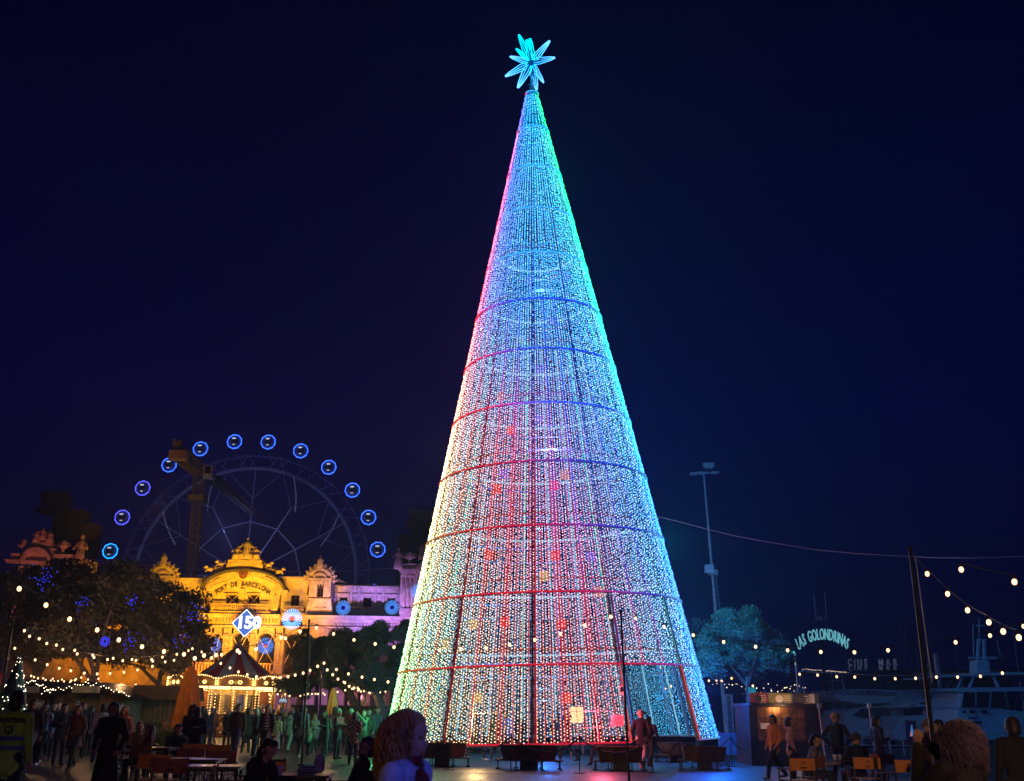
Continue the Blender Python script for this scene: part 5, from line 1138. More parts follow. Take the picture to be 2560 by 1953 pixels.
H1 = hut(22, 122, 1708, 1742, 44, 'gabled wooden market hut nearest the left edge'); H2 = hut(118, 300, 1711, 1742, 43, 'wide gabled wooden market hut with a pale name board')
H3 = hut(335, 432, 1714, 1745, 45, 'flat roofed market hut left of the orange parasol', False, False)
FL = glowmat('hut_fairy_light', (1, .8, .5), 9)
for t, w, ze, zt in (H1, H2):
    m = MB()
    for k in range(34):
        x = -w/2-.3+(w+.6)*k/33; m.ball((x, -.6, ze+(zt-ze)*(1-abs(x)/(w/2+.4))+random.uniform(-.02, .14)), .018, 4, 2)
    tag(m.build('roof_fairy_lights', FL, t), kind='stuff')
t = H3[0]; m = MB(); m.bar((-H3[1]/2-.15, -.55, .2), (-H3[1]/2-.15, -.55, 2.2), .02); m.build('light_tube', glowmat('tube_white', (.7, .72, .8), .8), t)
# ================================================================== festoon lights and their poles
def post(name, x0, y0, x1, y1, d, r, lab, hgt=None, group='slim poles carrying the bulb strings', cat='light pole'):
    "leaning poles follow the photo: foot under (x1,y1)"
    a = P(x0, y0, d); b = P(x1, y1, d); f = (b.x-a.x)/(b.z-a.z); foot = Vector((b.x-f*b.z, d, 0)); t = thing(name, lab, cat, tuple(foot), 0, group); m = MB()
    m.bar((0, 0, 0), a-foot, r, 8, r*.8); m.build('pole', M['dark'], t); m = MB(); m.box((0, 0, .03), (r*6, r*6, .06)); m.build('base_plate', M['dark'], t)
    m = MB(); m.ball(tuple(a-foot), r*1.25, 8, 6); m.build('pole_cap', M['dark'], t); m = MB(); q = a-foot; m.bar((.0+r*1.5, -r, q.z*.5), (q.x+r*1.5, -r, q.z*.97), .007, 4); m.build('guy_wire', M['steel'], t); return a
post('light_pole', 773, 1552, 755, 1903, 33, .036, 'slim black light pole standing in front of the green lit crowd')
post('light_pole', 1552, 1528, 1573, 1953, 26, .034, 'slim black light pole in front of the tree doorway')
post('light_pole', 2275, 1372, 2332, 1850, 17, .04, 'tallest leaning black pole on the right with long bulb strings')
post('light_pole', 31, 1555, 3, 1740, 36, .045, 'slim pole at the far left rising past the leafy tree')
post('light_pole', 804, 1655, 797, 1850, 52, .05, 'thin far pole left of the yellow parasol'); post('light_pole', 487, 1619, 481, 1850, 48, .05, 'thin pole beside the orange parasol top')
post('light_pole', 1752, 1700, 1758, 1860, 58, .12, 'grey lamp column between the tree and the blue pine', group=None)
post('light_pole', 2000, 1680, 2008, 1830, 44, .06, 'pale pole at the right edge of the blue lit pine')
BULB = {}
def string(pts, d0, d1, r, lab, grp='strings of warm bulbs over the plaza', ends=None, sag=True):
    pts = sorted(pts); x0, x1 = pts[0][0], pts[-1][0]; W = [P(x, y, d0+(d1-d0)*(x-x0)/max(1, x1-x0)) for x, y in pts]; o = W[0]; t = thing('light_string', lab, 'light string', tuple(o), 0, grp)
    up = Vector((0, 0, r*2.6)); path = [q-o+up for q in W]
    if ends:
        if ends[0] is not None: path = [ends[0]-o]+path
        if ends[1] is not None: path = path+[ends[1]-o]
    full = []
    for a, b in zip(path[:-1], path[1:]): full += [a, (a+b)/2-Vector((0, 0, .01*(b-a).length))]
    full.append(path[-1]); m = MB(); m.path(full, .009, 4); m.build('cable', M['cable'], t)
    if r not in BULB:
        b = MB(); b.ball((0, 0, 0), r, 8, 6, (1, 1, 1.15)); ob = b.build('bulb', M['warm'], None, True); c = MB(); c.lathe([(.018, r*1.1), (.022, r*1.3), (.02, r*2.7), (0, r*2.75)], n=6); oc = c.build('socket', M['black'], ob); BULB[r] = (ob, oc); ob.parent = t; ob.location = (0, 0, 0); W = W[1:]
    ob = BULB[r][0]
    for q in W: dup(ob, t, loc=q-o)
    return t
pA = P(773, 1557, 33); pB = P(1552, 1533, 26); pC = P(2275, 1378, 17)
string([(48,1472),(115,1513),(174,1548),(243,1575),(297,1600),(355,1617),(410,1629),(460,1636),(487,1646),(510,1639),(540,1638),(594,1627),(640,1623),(703,1594),(750,1579)], 22, 32, .05, 'long bulb string descending from the upper left to the near pole', ends=(None, pA))
string([(529,1645),(554,1637),(599,1632),(714,1596)], 38, 35, .05, 'short bulb string crossing the carousel roof top', ends=(None, pA))
string([(791,1570),(834,1585),(885,1600),(938,1610),(985,1618),(1042,1626),(1099,1626),(1152,1622),(1215,1620),(1274,1612),(1337,1600),(1401,1585),(1462,1564),(1527,1542)], 32, 26.5, .043, 'bulb string hanging right across the front of the light tree', ends=(pA, pB))
string([(1589,1546),(1660,1567),(1733,1588),(1809,1605),(1889,1617),(1969,1626),(2052,1630),(2136,1631),(2220,1626),(2389,1606),(2475,1589),(2559,1566)], 26.5, 20, .036, 'bulb string from the tree doorway pole past the arched sign', ends=(pB, None))
string([(2318,1435),(2369,1485),(2419,1526),(2472,1556),(2508,1579),(2547,1594)], 16.5, 13.5, .036, 'near bulb string falling to the right from the tallest pole', ends=(pC, None))
string([(2403,1424),(2536,1455)], 13, 12, .032, 'two bulbs high at the right edge on one string')
string([(1999,1686),(2044,1688),(2092,1692),(2137,1693),(2187,1697),(2238,1697),(2289,1696),(2341,1693),(2394,1693),(2451,1691),(2506,1683)], 38, 32, .042, 'low level bulb string in front of the moored boats')
string([(1749,1702),(1772,1702),(1791,1701),(1804,1702),(1829,1696),(1882,1715)], 55, 50, .05, 'short bulb string between the light tree and the blue pine')
string([(61,1577),(98,1597),(141,1613),(187,1626),(232,1638),(283,1646),(330,1649),(379,1649),(406,1643),(442,1636),(481,1622)], 36, 44, .045, 'upper of two parallel bulb strings before the leafy trees'); string([(74,1591),(117,1609),(157,1624),(193,1635),(235,1644),(269,1649),(307,1652),(340,1651),(382,1653),(413,1655),(435,1651),(471,1627),(504,1630)], 37, 45, .045, 'lower of two parallel bulb strings before the leafy trees')
string([(37,1621),(88,1650),(118,1662),(148,1671),(177,1677),(211,1683),(243,1685),(275,1684),(310,1681),(344,1675),(381,1666)], 40, 42, .045, 'bulb string just above the hut roofs')
string([(40,1686),(60,1690),(78,1690),(95,1696),(114,1700),(127,1702),(145,1703),(160,1704),(178,1702),(190,1698),(203,1694),(220,1699)], 54, 56, .046, 'distant dense bulb string over the first hut roof'); string([(37,1687),(85,1693),(108,1696),(132,1697),(135,1704),(148,1709),(155,1699),(161,1714),(175,1706),(187,1701),(211,1707),(246,1697)], 57, 58, .046, 'farthest dense bulb string over the huts')
string([(252,1707),(265,1712),(273,1725),(280,1720),(288,1713),(305,1720),(339,1712)], 56, 56, .05, 'small distant bulb string between the second and third hut')
pD = P(804, 1657, 52)
string([(552,1659),(575,1670),(596,1680),(618,1687),(641,1692),(661,1695),(682,1695),(701,1694),(720,1692),(738,1688),(758,1683),(775,1676),(794,1666)], 56, 52, .062, 'bulb string along the carousel fringe up to the thin far pole', ends=(None, pD))
string([(810,1658),(818,1675),(832,1687),(845,1698),(862,1707),(873,1716),(885,1720),(897,1724)], 51, 56, .06, 'bulb string falling steeply right from the thin far pole', ends=(pD, None)); string([(841,1674),(871,1685),(905,1693),(936,1699),(970,1705)], 50, 48, .058, 'bulb string in front of the pines above the yellow parasol')
string([(863,1726),(880,1722),(895,1726),(902,1729),(919,1714),(932,1724),(923,1732),(938,1734),(950,1731),(964,1729),(975,1726),(985,1724)], 56, 58, .046, 'dense bulb string in front of the leaning pine trunks'); string([(859,1705),(872,1716),(884,1722),(894,1720),(910,1728),(925,1733),(945,1737),(844,1730),(980,1720)], 57, 57, .046, 'second dense bulb string beside the leaning trunks')
string([(673,1736),(694,1736),(713,1736),(724,1740),(751,1740),(762,1737),(770,1735),(780,1735),(789,1735),(795,1735),(808,1733),(812,1737)], 60, 60, .046, 'low bulb string behind the crowd right of the carousel')
tb = string([(-1400, 1000), (-1000, 990), (-600, 1000)], 3.4, 4.2, .03, 'added unseen bulb string over the left of the café'); lamp('festoon_lamp', 'POINT', (.5, .4, -.1), (1, .5, .2), 26, tb, .05)  # string and lamp added out of view to warm the foreground woman's hair
string([(1651,1669),(1678,1716),(1664,1722)], 50, 50, .046, 'bulbs seen through the doorway of the light tree')
# ================================================================== closed parasols
def parasol(x0, x1, ytop, ybot, d, mt, lab, cx):
    b = P(cx, ybot, d); tp = P(cx, ytop, d); H = tp.z-b.z; w = pr((x1-x0)/2, d); t = thing('parasol', lab, 'parasol', (b.x, d, 0)); m = MB()
    prof = [(1, 0), (.93, .18), (.80, .4), (.66, .62), (.52, .8), (.40, .87), (.46, .885), (.30, .93), (.12, .99), (0, 1.0)]; n = 52
    o = MB(); rows = []
    for r, z in prof:
        for i in range(n): g = 2*math.pi*i/n; k = 1+.13*math.cos(8*g)*(1-z*.6)+.11*math.cos(5*g+1)*(1-z)+.05*math.cos(13*g); rows.append((w*r*k*math.cos(g), w*r*k*math.sin(g)*.8, b.z+H*z))
    f = [(j*n+i, j*n+(i+1) % n, (j+1)*n+(i+1) % n, (j+1)*n+i) for j in range(len(prof)-1) for i in range(n)]
    o.add(rows, f); o.build('folded_canvas', mt, t, True); m.bar((0, 0, 0), (0, 0, tp.z+.05), .03, 6); m.build('parasol_pole', M['dark'], t); m = MB(); m.box((0, 0, .05), (.6, .6, .1)); m.build('parasol_foot', M['dark'], t)
    return t
parasol(424, 492, 1664, 1820, 29, M['orange'], 'tall folded orange parasol left of the carousel', 462); parasol(812, 841, 1719, 1790, 47, M['yellow'], 'small folded yellow parasol behind the crowd', 829)
# ================================================================== café tables and director chairs
LOGO = mat('printed_black', (.03, .015, .01), .8)
def chair(x, d, yaw, mt, lab, mk=True, z=0):
    g = G(x, d); t = thing('director_chair', lab, 'chair', tuple(g), R(yaw), 'director chairs on the café terrace'); W, D = .27, .22
    for s in (-1, 1):
        m = MB(); m.bar((s*W, D, .03), (s*W, D, .88), .017); m.build('back_post', M['wood'], t); m = MB(); m.bar((s*W, -D, .03), (s*W, -D, .64), .017); m.build('front_post', M['wood'], t)
        m = MB(); m.box((s*W, -.01, .65), (.055, .5, .025)); m.build('armrest', M['wood'], t); m = MB(); m.bar((s*W, -D, .04), (s*W, D, .04), .017); m.build('foot_rail', M['wood'], t); m = MB(); m.bar((s*W, -D, .44), (s*W, D, .44), .015); m.build('seat_rail', M['wood'], t)
        m = MB(); m.bar((-s*W*.95, -D*.8*s, .06), (s*W*.95, -D*.8*s, .43), .014); m.build('cross_leg', M['wood'], t)
    m = MB(); m.box((0, 0, .44), (2*W, .40, .015)); m.build('seat', mt, t)
    o = MB(); n = 6; vs_ = []
    for i in range(n+1):
        u_ = -1+2*i/n; vs_ += [(u_*(W+.015), D+.02+.03*(1-u_*u_), .63), (u_*(W+.015), D+.02+.03*(1-u_*u_), .86)]
    vv = vs_+[(p[0], p[1]+.008, p[2]) for p in vs_]; k = len(vs_); f = []
    for i in range(n): f += [(2*i, 2*i+1, 2*i+3, 2*i+2), (k+2*i, k+2*i+2, k+2*i+3, k+2*i+1), (2*i+1, k+2*i+1, k+2*i+3, 2*i+3), (2*i, 2*i+2, k+2*i+2, k+2*i)]
    o.add(vv, f); bk = o.build('backrest', mt, t)
    if mk:
        text('logo_letter', 'M', .10, (0, D+.062, .765), LOGO, bk, .001, (math.pi/2, 0, math.pi), 1.1)
        m = MB(); m.box((0, D+.062, .69), (.15, .002, .016)); m.box((0, D+.062, .665), (.1, .002, .012)); m.build('logo_line', LOGO, bk)
    return t
def table(x, d, w, dp, lab, yaw=0):
    g = G(x, d); t = thing('cafe_table', lab, 'table', tuple(g), R(yaw), 'dark wooden café tables'); n = 6
    for k in range(n): m = MB(); m.box((0, -dp/2+dp*(k+.5)/n, .74), (w, dp/n-.008, .03)); m.build('slat', M['tabletop'], t)
    for sx in (-1, 1):
        for sy in (-1, 1): m = MB(); m.box((sx*(w/2-.06), sy*(dp/2-.06), .36), (.045, .045, .72)); m.build('leg', M['dark'], t)
    m = MB(); m.box((0, 0, .70), (w-.1, dp-.1, .04)); m.build('frame', M['dark'], t); return t
M['tabletop'] = mat('varnished_table', (.075, .035, .022), .3, vary=.3, scale=8)
table(735, 15.2, .95, .8, 'front café table with a plastic cup and a bag on it', 4); table(480, 19.5, .95, .8, 'café table behind the brown chair', 3); table(528, 17.2, .85, .75, 'empty café table left of the young man', 8); table(385, 25, .8, .7, 'café table of the guest in the red sweater'); table(2090, 23.6, .9, .7, 'café table between the two seated men on the right', 5)
chair(364, 23, 150, M['orange'], 'small orange chair behind the red sweater guest'); chair(385, 18.6, 175, M['orange'], 'orange backed chair at the front left café table', mk=True); chair(412, 17.3, 195, M['brown'], 'brown backed chair nearest the bottom left of the café'); chair(474, 21.5, 180, M['brown'], 'brown backed chair behind the café table edge'); chair(486, 24.5, 180, M['orange'], 'small orange backed chair under the embracing couple')
chair(531, 24, 205, M['orange'], 'dim orange chair right of the embracing couple', False); chair(565, 15, 100, M['brown'], 'brown chair the young man in the hoodie sits beside'); chair(645, 16.5, 215, M['orange'], 'orange backed chair right behind the young man'); chair(878, 14.1, -68, M['orange'], 'orange chair under the person in black at the front table')
chair(546, 20.5, 190, M['brown'], 'dark chair in shadow beside the empty café table', False); chair(682, 17.5, 160, M['wood'], 'dark empty chair behind the front table', False); chair(310, 24, 90, M['brown'], 'dark chair at the left end of the terrace', False)
chair(1997, 21.5, 195, M['orange'], 'empty orange chair with black logo, leftmost on the right terrace'); chair(2031, 22.6, 235, M['brown'], 'brown chair under the man with lavender sleeves', False); chair(2166, 22.6, 180, M['orange'], 'orange chair of the seated man in the cap'); chair(2204, 25, 180, M['brown'], 'smaller brown orange chair right of the capped man'); chair(2268, 21.5, 185, M['orange'], 'orange chair left of the filming woman'); chair(2528, 10, 170, M['wood'], 'dark wooden chair at the bottom right corner', False)
PL = mat('clear_plastic', (.7, .7, .75), .15, vary=.02, trans=.5)
def cup(x, d, z, lab, mt=PL):
    g = G(x, d, z); t = thing('cup', lab, 'cup', tuple(g)); m = MB(); m.lathe([(0, 0), (.032, 0), (.045, .12), (.041, .12), (.03, .008)], n=14); m.build('cup_wall', mt, t, True)
cup(699, 15.1, .757, 'clear plastic cup standing on the front café table'); cup(2087, 23.5, .757, 'white cup on the right café table', M['white']); cup(2100, 23.6, .757, 'small glass beside the white cup')
m = MB(); g = G(775, 15.2, .76); bt = thing('drawstring_bag', 'pale blue striped bag lying on the front café table', 'bag', tuple(g)); 
body('bag_body', [((-.14, 0, .04), (-.02, .02, .06), .05, .065, 1, 0), ((-.04, 0, .06), (.05, -.02, .05), .06, .06, 1, 0), ((.12, 0, .08), (.125, 0, .20), .082, .072, .7, 1), ((.125, 0, .2), (.12, 0, .25), .07, .04, .6, 1)], [pattern('striped_bag', 'wave', (.25, .28, .4), (.05, .06, .09), 9), cloth((.35, .36, .55))], bt, .011); m = MB(); m.path([(.08, 0, .24), (.08, -.02, .33), (.13, -.03, .35), (.16, 0, .25)], .008, 4); m.build('bag_handle', cloth((.35, .36, .55)), bt)
# ================================================================== planters with benches round the tree, rope stanchions
def planter(x, d, w, lab, yaw=0):
    g = G(x, d); t = thing('planter_bench', lab, 'planter', tuple(g), R(yaw), 'rusty steel planters with benches around the tree'); n = 8
    m = MB(); r = w/2
    m.lathe([(0, .31), (r*.80, .31), (r*.90, .71), (r*.85, .71), (r*.83, .66), (0, .66)], n=8, sy=.62, a0=R(22.5), a1=R(382.5)); m.build('planter_tub', M['corten'], t)
    for k in range(4): m = MB(); rr = r*(.86+.055*k); m.path([(rr*math.cos(R(45*i+22.5)), rr*.62*math.sin(R(45*i+22.5)), .27) for i in range(8)], .028, 4, True); m.build('bench_slat', M['wood'], t)
    for k in range(8):
        a = R(45*k+22.5); m = MB(); m.bar((r*.95*math.cos(a), r*.6*math.sin(a), 0), (r*.95*math.cos(a), r*.6*math.sin(a), .26), .022); m.box((r*.95*math.cos(a), r*.6*math.sin(a), .015), (.14, .14, .03)); m.build('leg', M['dark'], t)
    m = MB(); m.box((0, 0, .14), (r*.5, r*.3, .28)); m.build('base', M['dark'], t)
planter(1105, 34.2, 1.9, 'planter bench half behind the foreground woman'); planter(1322, 33.2, 2.2, 'long planter bench under the middle of the tree front'); planter(1550, 33.3, 1.75, 'planter bench just left of the tree doorway'); planter(1762, 35, 1.75, 'blue lit planter bench at the right corner of the tree'); planter(1690, 40, 1.6, 'farther planter bench seen through the doorway'); planter(1440, 46, 1.9, 'planter bench behind the tree seen under its rim'); planter(1180, 46, 1.9, 'planter bench behind the tree on the left'); planter(960, 41, 1.9, 'planter bench in the green light left of the tree')
ROPE_PTS = [(1000, 33.5), (1122, 32.2), (1277, 31.6), (1449, 31.4), (1632, 32.3), (1700, 33.6), (1830, 37), (1885, 40)]
st_ = []
for k, (x, d) in enumerate(ROPE_PTS):
    g = G(x, d); t = thing('rope_post', ['rope post left of the first planter', 'rope post in front of the first planter', 'rope post before the long middle planter', 'rope post between the middle and third planter', 'rope post in front of the tree doorway', 'rope post right of the doorway', 'rope post beyond the blue lit planter', 'rope post at the foot of the blue lit pine'][k], 'post', tuple(g), 0, 'thin posts holding the rope barrier')
    m = MB(); m.bar((0, 0, 0), (0, 0, 1.0), .016, 6); m.build('post_rod', M['dark'], t); m = MB(); m.lathe([(0, .025), (.17, .02), (.18, 0)], n=12); m.build('post_foot', M['dark'], t); m = MB(); m.ball((0, 0, 1.02), .03, 6, 4); m.build('post_knob', M['dark'], t); st_.append(g+Vector((0, 0, .98)))
for k in range(len(st_)-1):
    a, b = st_[k], st_[k+1]; pts_ = [a+(b-a)*j/10-Vector((0, 0, .42*(1-(2*j/10-1)**2))) for j in range(11)]; m = MB(); m.path(pts_, .022, 5); tag(m.build('barrier_rope', M['black'], None, True), ['black rope hanging before the first planter', 'black rope left of the long middle planter', 'black rope in front of the long middle planter', 'black rope in front of the third planter', 'black rope across the tree doorway', 'black rope past the blue lit planter', 'black rope ending at the blue lit pine'][k], 'rope', 'black ropes between the thin posts')
# tree interior: lit board and sign boards
def panel(name, lab, x0, y0, x1, y1, d, mt, fr=None, cat='sign'):
    a, b = P(x0, y1, d), P(x1, y0, d); w, h_ = b.x-a.x, b.z-a.z; t = thing(name, lab, cat, ((a.x+b.x)/2, d, a.z)); m = MB(); m.box((0, 0, h_/2), (w, .05, h_)); m.build('board', mt, t)
    if fr: m = MB(); m.path([(-w/2, -.01, 0), (w/2, -.01, 0), (w/2, -.01, h_), (-w/2, -.01, h_)], .03, 4, True); m.build('frame', fr, t)
    return t, w, h_
t, w, h_ = panel('lit_board', 'warm glowing square board inside the light tree', 1426, 1767, 1458, 1808, 40, glowmat('lit_board', (1, .72, .32), 1.15), M['white'])
for s in (-1, 1): m = MB(); m.bar((s*w*.45, 0, 0), (s*w*.45, 0, -(P(1442, 1808, 40).z)), .03); m.build('board_leg', M['steel'], t)
t, w, h_ = panel('notice_sign', 'small notice board hung near the left doorway post', 1548, 1714, 1560, 1738, 34.4, M['white']); m = MB(); m.path([(.3*w*math.cos(a/16*6.283), -.04, h_*.55+.3*w*math.sin(a/16*6.283)) for a in range(16)], .02, 4, True); m.bar((-.2*w, -.04, h_*.55-.2*w), (.2*w, -.04, h_*.55+.2*w), .02); m.build('pictogram', M['dark'], t); text('sign_letter', 'R', w*.4, (0, -.04, h_*.55), M['dark'], t, .003)
t, w, h_ = panel('red_notice', 'red lit information sheet beside the doorway', 1528, 1788, 1559, 1815, 34.2, mat('notice_sheet', (.55, .2, .22), .5, vary=.1))
for k in range(4): m = MB(); m.box((0, -.03, h_*(.8-.18*k)), (w*(.7-.12*(k % 2)), .01, h_*.06)); m.build('text_line', M['dark'], t)
t, w, h_ = panel('blue_screen_box', 'small pale blue box hanging inside the doorway', 1643, 1737, 1655, 1750, 40, glowmat('box_blue', (.05, .35, .8), .8), cat='box')
# ================================================================== right side: high mast, kiosk, signs, boats
d = 58; foot = P(1796, 1600, d); top = P(1759, 1183, d); f = (foot.x-top.x)/(foot.z-top.z); fx_ = foot.x-f*foot.z; MT = mat('mast_grey', (.45, .5, .5), .5, .3)
t = thing('floodlight_mast', 'tall pale floodlight mast rising behind the blue lit pine', 'light mast', (fx_, d, 0)); tp = Vector((top.x-fx_, 0, top.z)); m = MB(); m.bar((0, 0, 0), tp*.55, .13, 10, .10); m.bar(tp*.55, tp, .09, 10, .05); m.build('mast', MT, t)
for s, z_, y_ in ((-1.0, -.1, 0), (-.45, -.15, -.4), (.35, .35, -.5), (1.1, .05, 0)): m = MB(); m.bar(tp, tp+Vector((s*.75, 0, z_*.3)), .04); m.box((tp.x+s*.62, y_, tp.z+z_*.7), (.42, .4, .10)); m.build('floodlight_head', MT, t)
m = MB(); m.box((tp.x+.25, -.3, tp.z+.42), (.62, .4, .2)); m.build('floodlight_head', MT, t); q = P(1771, 1424, d); m = MB(); m.box((q.x-fx_, -.2, q.z), (.5, .4, .45)); m.build('camera_box', M['white'], t); q = P(1781, 1432, d); m = MB(); m.box((q.x-fx_, -.1, q.z), (.55, .35, .3)); m.build('junction_box', MT, t)
m = MB(); q = P(1786, 1436, d); q1 = P(1797, 1520, d); m.bar((q.x-fx_, -.3, q.z), (q1.x-fx_, -.3, q1.z), .02); m.build('hanging_cable', CG, t)
# kiosk
d = 38; kz = lambda y, x=1950: P(x, y, d).z; kx = lambda x: P(x, 1790, d).x; kx0, kx1 = kx(1873), kx(2052)
t = thing('ticket_kiosk', 'wooden ticket kiosk with a strip of tour posters on its roof edge', 'kiosk', ((kx0+kx1)/2, d, 0)); w = kx1-kx0; ox = -(kx0+kx1)/2
m = MB(); m.box((0, 1.3, kz(1766)/2), (w*.98, 2.4, kz(1766))); m.build('kiosk_body', M['dark'], t); m = MB(); m.box((0, 1.2, kz(1763)), (w*1.02, 3.0, .12)); m.build('kiosk_roof', M['dark'], t)
QM = mat('quilted_metal', (.24, .13, .06), .3, .75, vary=.5, scale=5, bump=.5)
for i in range(6):
    for j in range(3):
        x0 = kx(1893)+ox+(kx(2013)-kx(1893))*(i+.5)/6; z0 = kz(1768)-(kz(1768)-kz(1853))*(j+.5)/3; m = MB(); m.box((x0, .06, z0), ((kx(2013)-kx(1893))/6-.02, .05, (kz(1768)-kz(1853))/3-.02)); m.build('shutter_panel', QM, t)
pc = [(.32, .05, .05), (.22, .24, .05), (.03, .04, .06), (.05, .09, .12)]; xs = [1875, 1921, 1983, 2034, 2050]; names = ['TOUR', 'BARCELONA', 'CRUISE', '']
for k in range(4):
    a, b = kx(xs[k])+ox, kx(xs[k+1])+ox; zz0, zz1 = kz(1762), kz(1733); m = MB(); m.box(((a+b)/2, -.08, (zz0+zz1)/2), (b-a-.03, .05, zz1-zz0)); p_ = m.build('poster', mat('poster_print', pc[k], .5, vary=.3), t)
    if k < 3:
        m = MB(); r_ = (zz1-zz0)*.34; m.lathe([(0, 0), (r_, 0), (r_, .01)], n=18); o = m.build('poster_picture', M['white'] if k == 1 else M['dstone'], p_); o.location = ((a+b)/2-.05, -.115, (zz0+zz1)/2); o.rotation_euler = (R(90), 0, 0)
        for j in range(4): m = MB(); m.box((b-.22, -.11, zz1-.1-.08*j), (.28, .01, .03)); m.build('poster_line', M['white'], p_)
m = MB(); m.box(((kx(2027)+kx(2034))/2+ox, -.11, (zz0+zz1)/2), (.2, .01, .35)); m.build('price_sheet', M['white'], t)
for k in range(9): m = MB(); x0 = -w/2+w*(k+.3)/9; m.bar((x0, .1, kz(1733)), (x0, .1, kz(1726)), .012); m.build('roof_spike', M['steel'], t)
m = MB(); m.box((kx(1912)+ox, -.02, kz(1816)), (.36, .04, .2)); m.build('framed_notice', M['white'], t)
m = MB(); m.box((kx(1882)+ox, -.1, kz(1727)), (.22, .2, .18)); m.build('roof_box', glowmat('roof_box_glow', (.03, .35, .5), .5), t)
lamp('kiosk_lamp', 'POINT', ((kx(1960)+ox), -1.1, kz(1768)), (1, .5, .2), 30, t, .08)
# truss tower and barrier left of the kiosk
t = thing('truss_stand', 'pale aluminium truss stand between the tree and the pine', 'truss', tuple(G(1829, 52))); lattice('truss', (0, 0, 0), (0, 0, P(1829, 1737, 52).z), .14, 12, M['steel'], t, .025)
t = thing('crowd_barrier', 'blue lit metal barrier panel beside the tree corner', 'barrier', tuple(G(1828, 43))); w_ = pr(28, 43); m = MB(); m.box((0, 0, .62), (2*w_, .04, .85)); m.build('barrier_panel', mat('barrier_sheet', (.06, .08, .12), .5), t)
for s in (-1, 1): m = MB(); m.bar((s*w_, 0, 0), (s*w_, 0, 1.1), .025); m.build('leg', M['steel'], t)
# arched sign
d = 74; AC = P(2056, 1650, d); t = thing('arched_sign', 'arched harbour sign reading LAS GOLONDRINAS on a post with two antennas', 'sign', (AC.x, d, 0)); LT = mat('sign_letter_lit_teal', (.35, .75, .75), .5, emis=(.14, .42, .46), estr=.9); s_ = "LAS GOLONDRINAS"  # letters are white; the tree's teal light is put into colour and glow
cx_, cy_, rr_ = 2057, 1677, 90
for k, ch in enumerate(s_):
    if ch == ' ': continue
    wd_ = [{'I': .38, 'L': .72, ' ': .5, 'S': .86, 'A': .95, 'R': .9}.get(c_, 1.02) for c_ in s_]; a = 90+46*(1-2*(sum(wd_[:k])+wd_[k]/2)/sum(wd_)); x, y = cx_+rr_*math.cos(R(a)), cy_-rr_*math.sin(R(a)); q = P(x, y, d); sz = 1.1
    text('letter', ch, sz, (q.x-AC.x, 0, q.z), LT, t, .05, (math.pi/2, R(90-a)*.38, 0), .38, bold=.012)
q = P(2053, 1565, d); q2 = P(2056, 1600, d); m = MB(); m.bar((0, .2, 0), (q.x-AC.x, .2, q.z), .10, 6); m.build('sign_post', M['dark'], t)
m = MB(); m.path([(P(cx_+78*math.cos(R(a)), cy_-78*math.sin(R(a)), d).x-AC.x, .1, P(cx_+78*math.cos(R(a)), cy_-78*math.sin(R(a)), d).z) for a in range(56, 126, 6)], .05, 4); m.build('sign_arch_bar', M['dark'], t)
for x0, y0, x1, y1 in ((2034, 1486, 2041, 1550), (2062, 1482, 2066, 1548)): a, b = P(x0, y0, d), P(x1, y1, d); m = MB(); m.bar((a.x-AC.x, 0, a.z), (b.x-AC.x, 0, b.z), .035); m.build('antenna', CG, t)
a, b = P(2040, 1552, d), P(2067, 1550, d); m = MB(); m.bar((a.x-AC.x, 0, a.z), (b.x-AC.x, 0, b.z), .04); m.ball((P(2052, 1545, d).x-AC.x, 0, P(2052, 1545, d).z), .17, 8, 6); m.build('antenna_bracket', M['steel'], t)
# street lamp in teal left of the sign
q = P(1983, 1635, 50); t = thing('street_lamp', 'small teal lit street lamp left of the arched sign', 'street lamp', (q.x, 50, 0)); m = MB(); m.bar((.1, 0, 0), (.1, 0, q.z), .05, 6); m.build('pole', M['steel'], t); m = MB(); m.ball((0, 0, q.z), .12, 8, 6); m.build('lamp_head', glowmat('lamp_teal', (.1, .7, .9), 1.5), t); m = MB(); m.box((.07, 0, q.z-.3), (.06, .05, .4)); m.build('lamp_tube', glowmat('lamp_pale', (.75, .9, .6), 1.3), t)
# quay building / footbridge deck with cinema letters
d = 105; t = thing('cinema_sign', 'dim double row of grey letters CINE MAR on a long low roof', 'sign', (P(2180, 1650, d).x, d, 0)); CXx = P(2180, 1650, d).x; LG = mat('letter_grey', (.3, .33, .36), .6, emis=(.10, .12, .16), estr=.35)
for k, ch in enumerate("CINE MAR"):
    if ch == ' ': continue
    x = [2125, 2137, 2149, 2165, 0, 2202, 2220, 2238][k]
    for dy, s_2 in ((0, 1.0), (14, .7)): q = P(x, 1657+dy, d+dy*.05); text('letter', ch, .95*s_2, (q.x-CXx, dy*.05, q.z), LG, t, .04, sx=.72, bold=.01)
a, b = P(2020, 1677, d), P(2560, 1672, d); m = MB(); m.box((0, 0, 0), (.01, .01, .01)); m = MB(); m.prism([(a.x-CXx, a.z), (b.x-CXx, b.z), (b.x-CXx, b.z-.3), (a.x-CXx, a.z-.3)], 0, 8); m.build('roof_edge', M['dstone'], t)
m = MB(); m.prism([(P(2110, 1684, d).x-CXx, -.3), (P(2560, 1684, d).x-CXx, -.3), (P(2560, 1684, d).x-CXx, b.z-.3), (P(2110, 1684, d).x-CXx, b.z-.3)], 3, 8); m.build('pavilion_wall', M['dstone'], t)
FL2 = glowmat('far_light', (1, .75, .6), 5); m = MB()
for k in range(26): q = P(2000+k*4.5, 1674+k*.35+random.uniform(-1, 1), d); m.ball((q.x-CXx, -1, q.z), random.uniform(.015, .035), 4, 2)
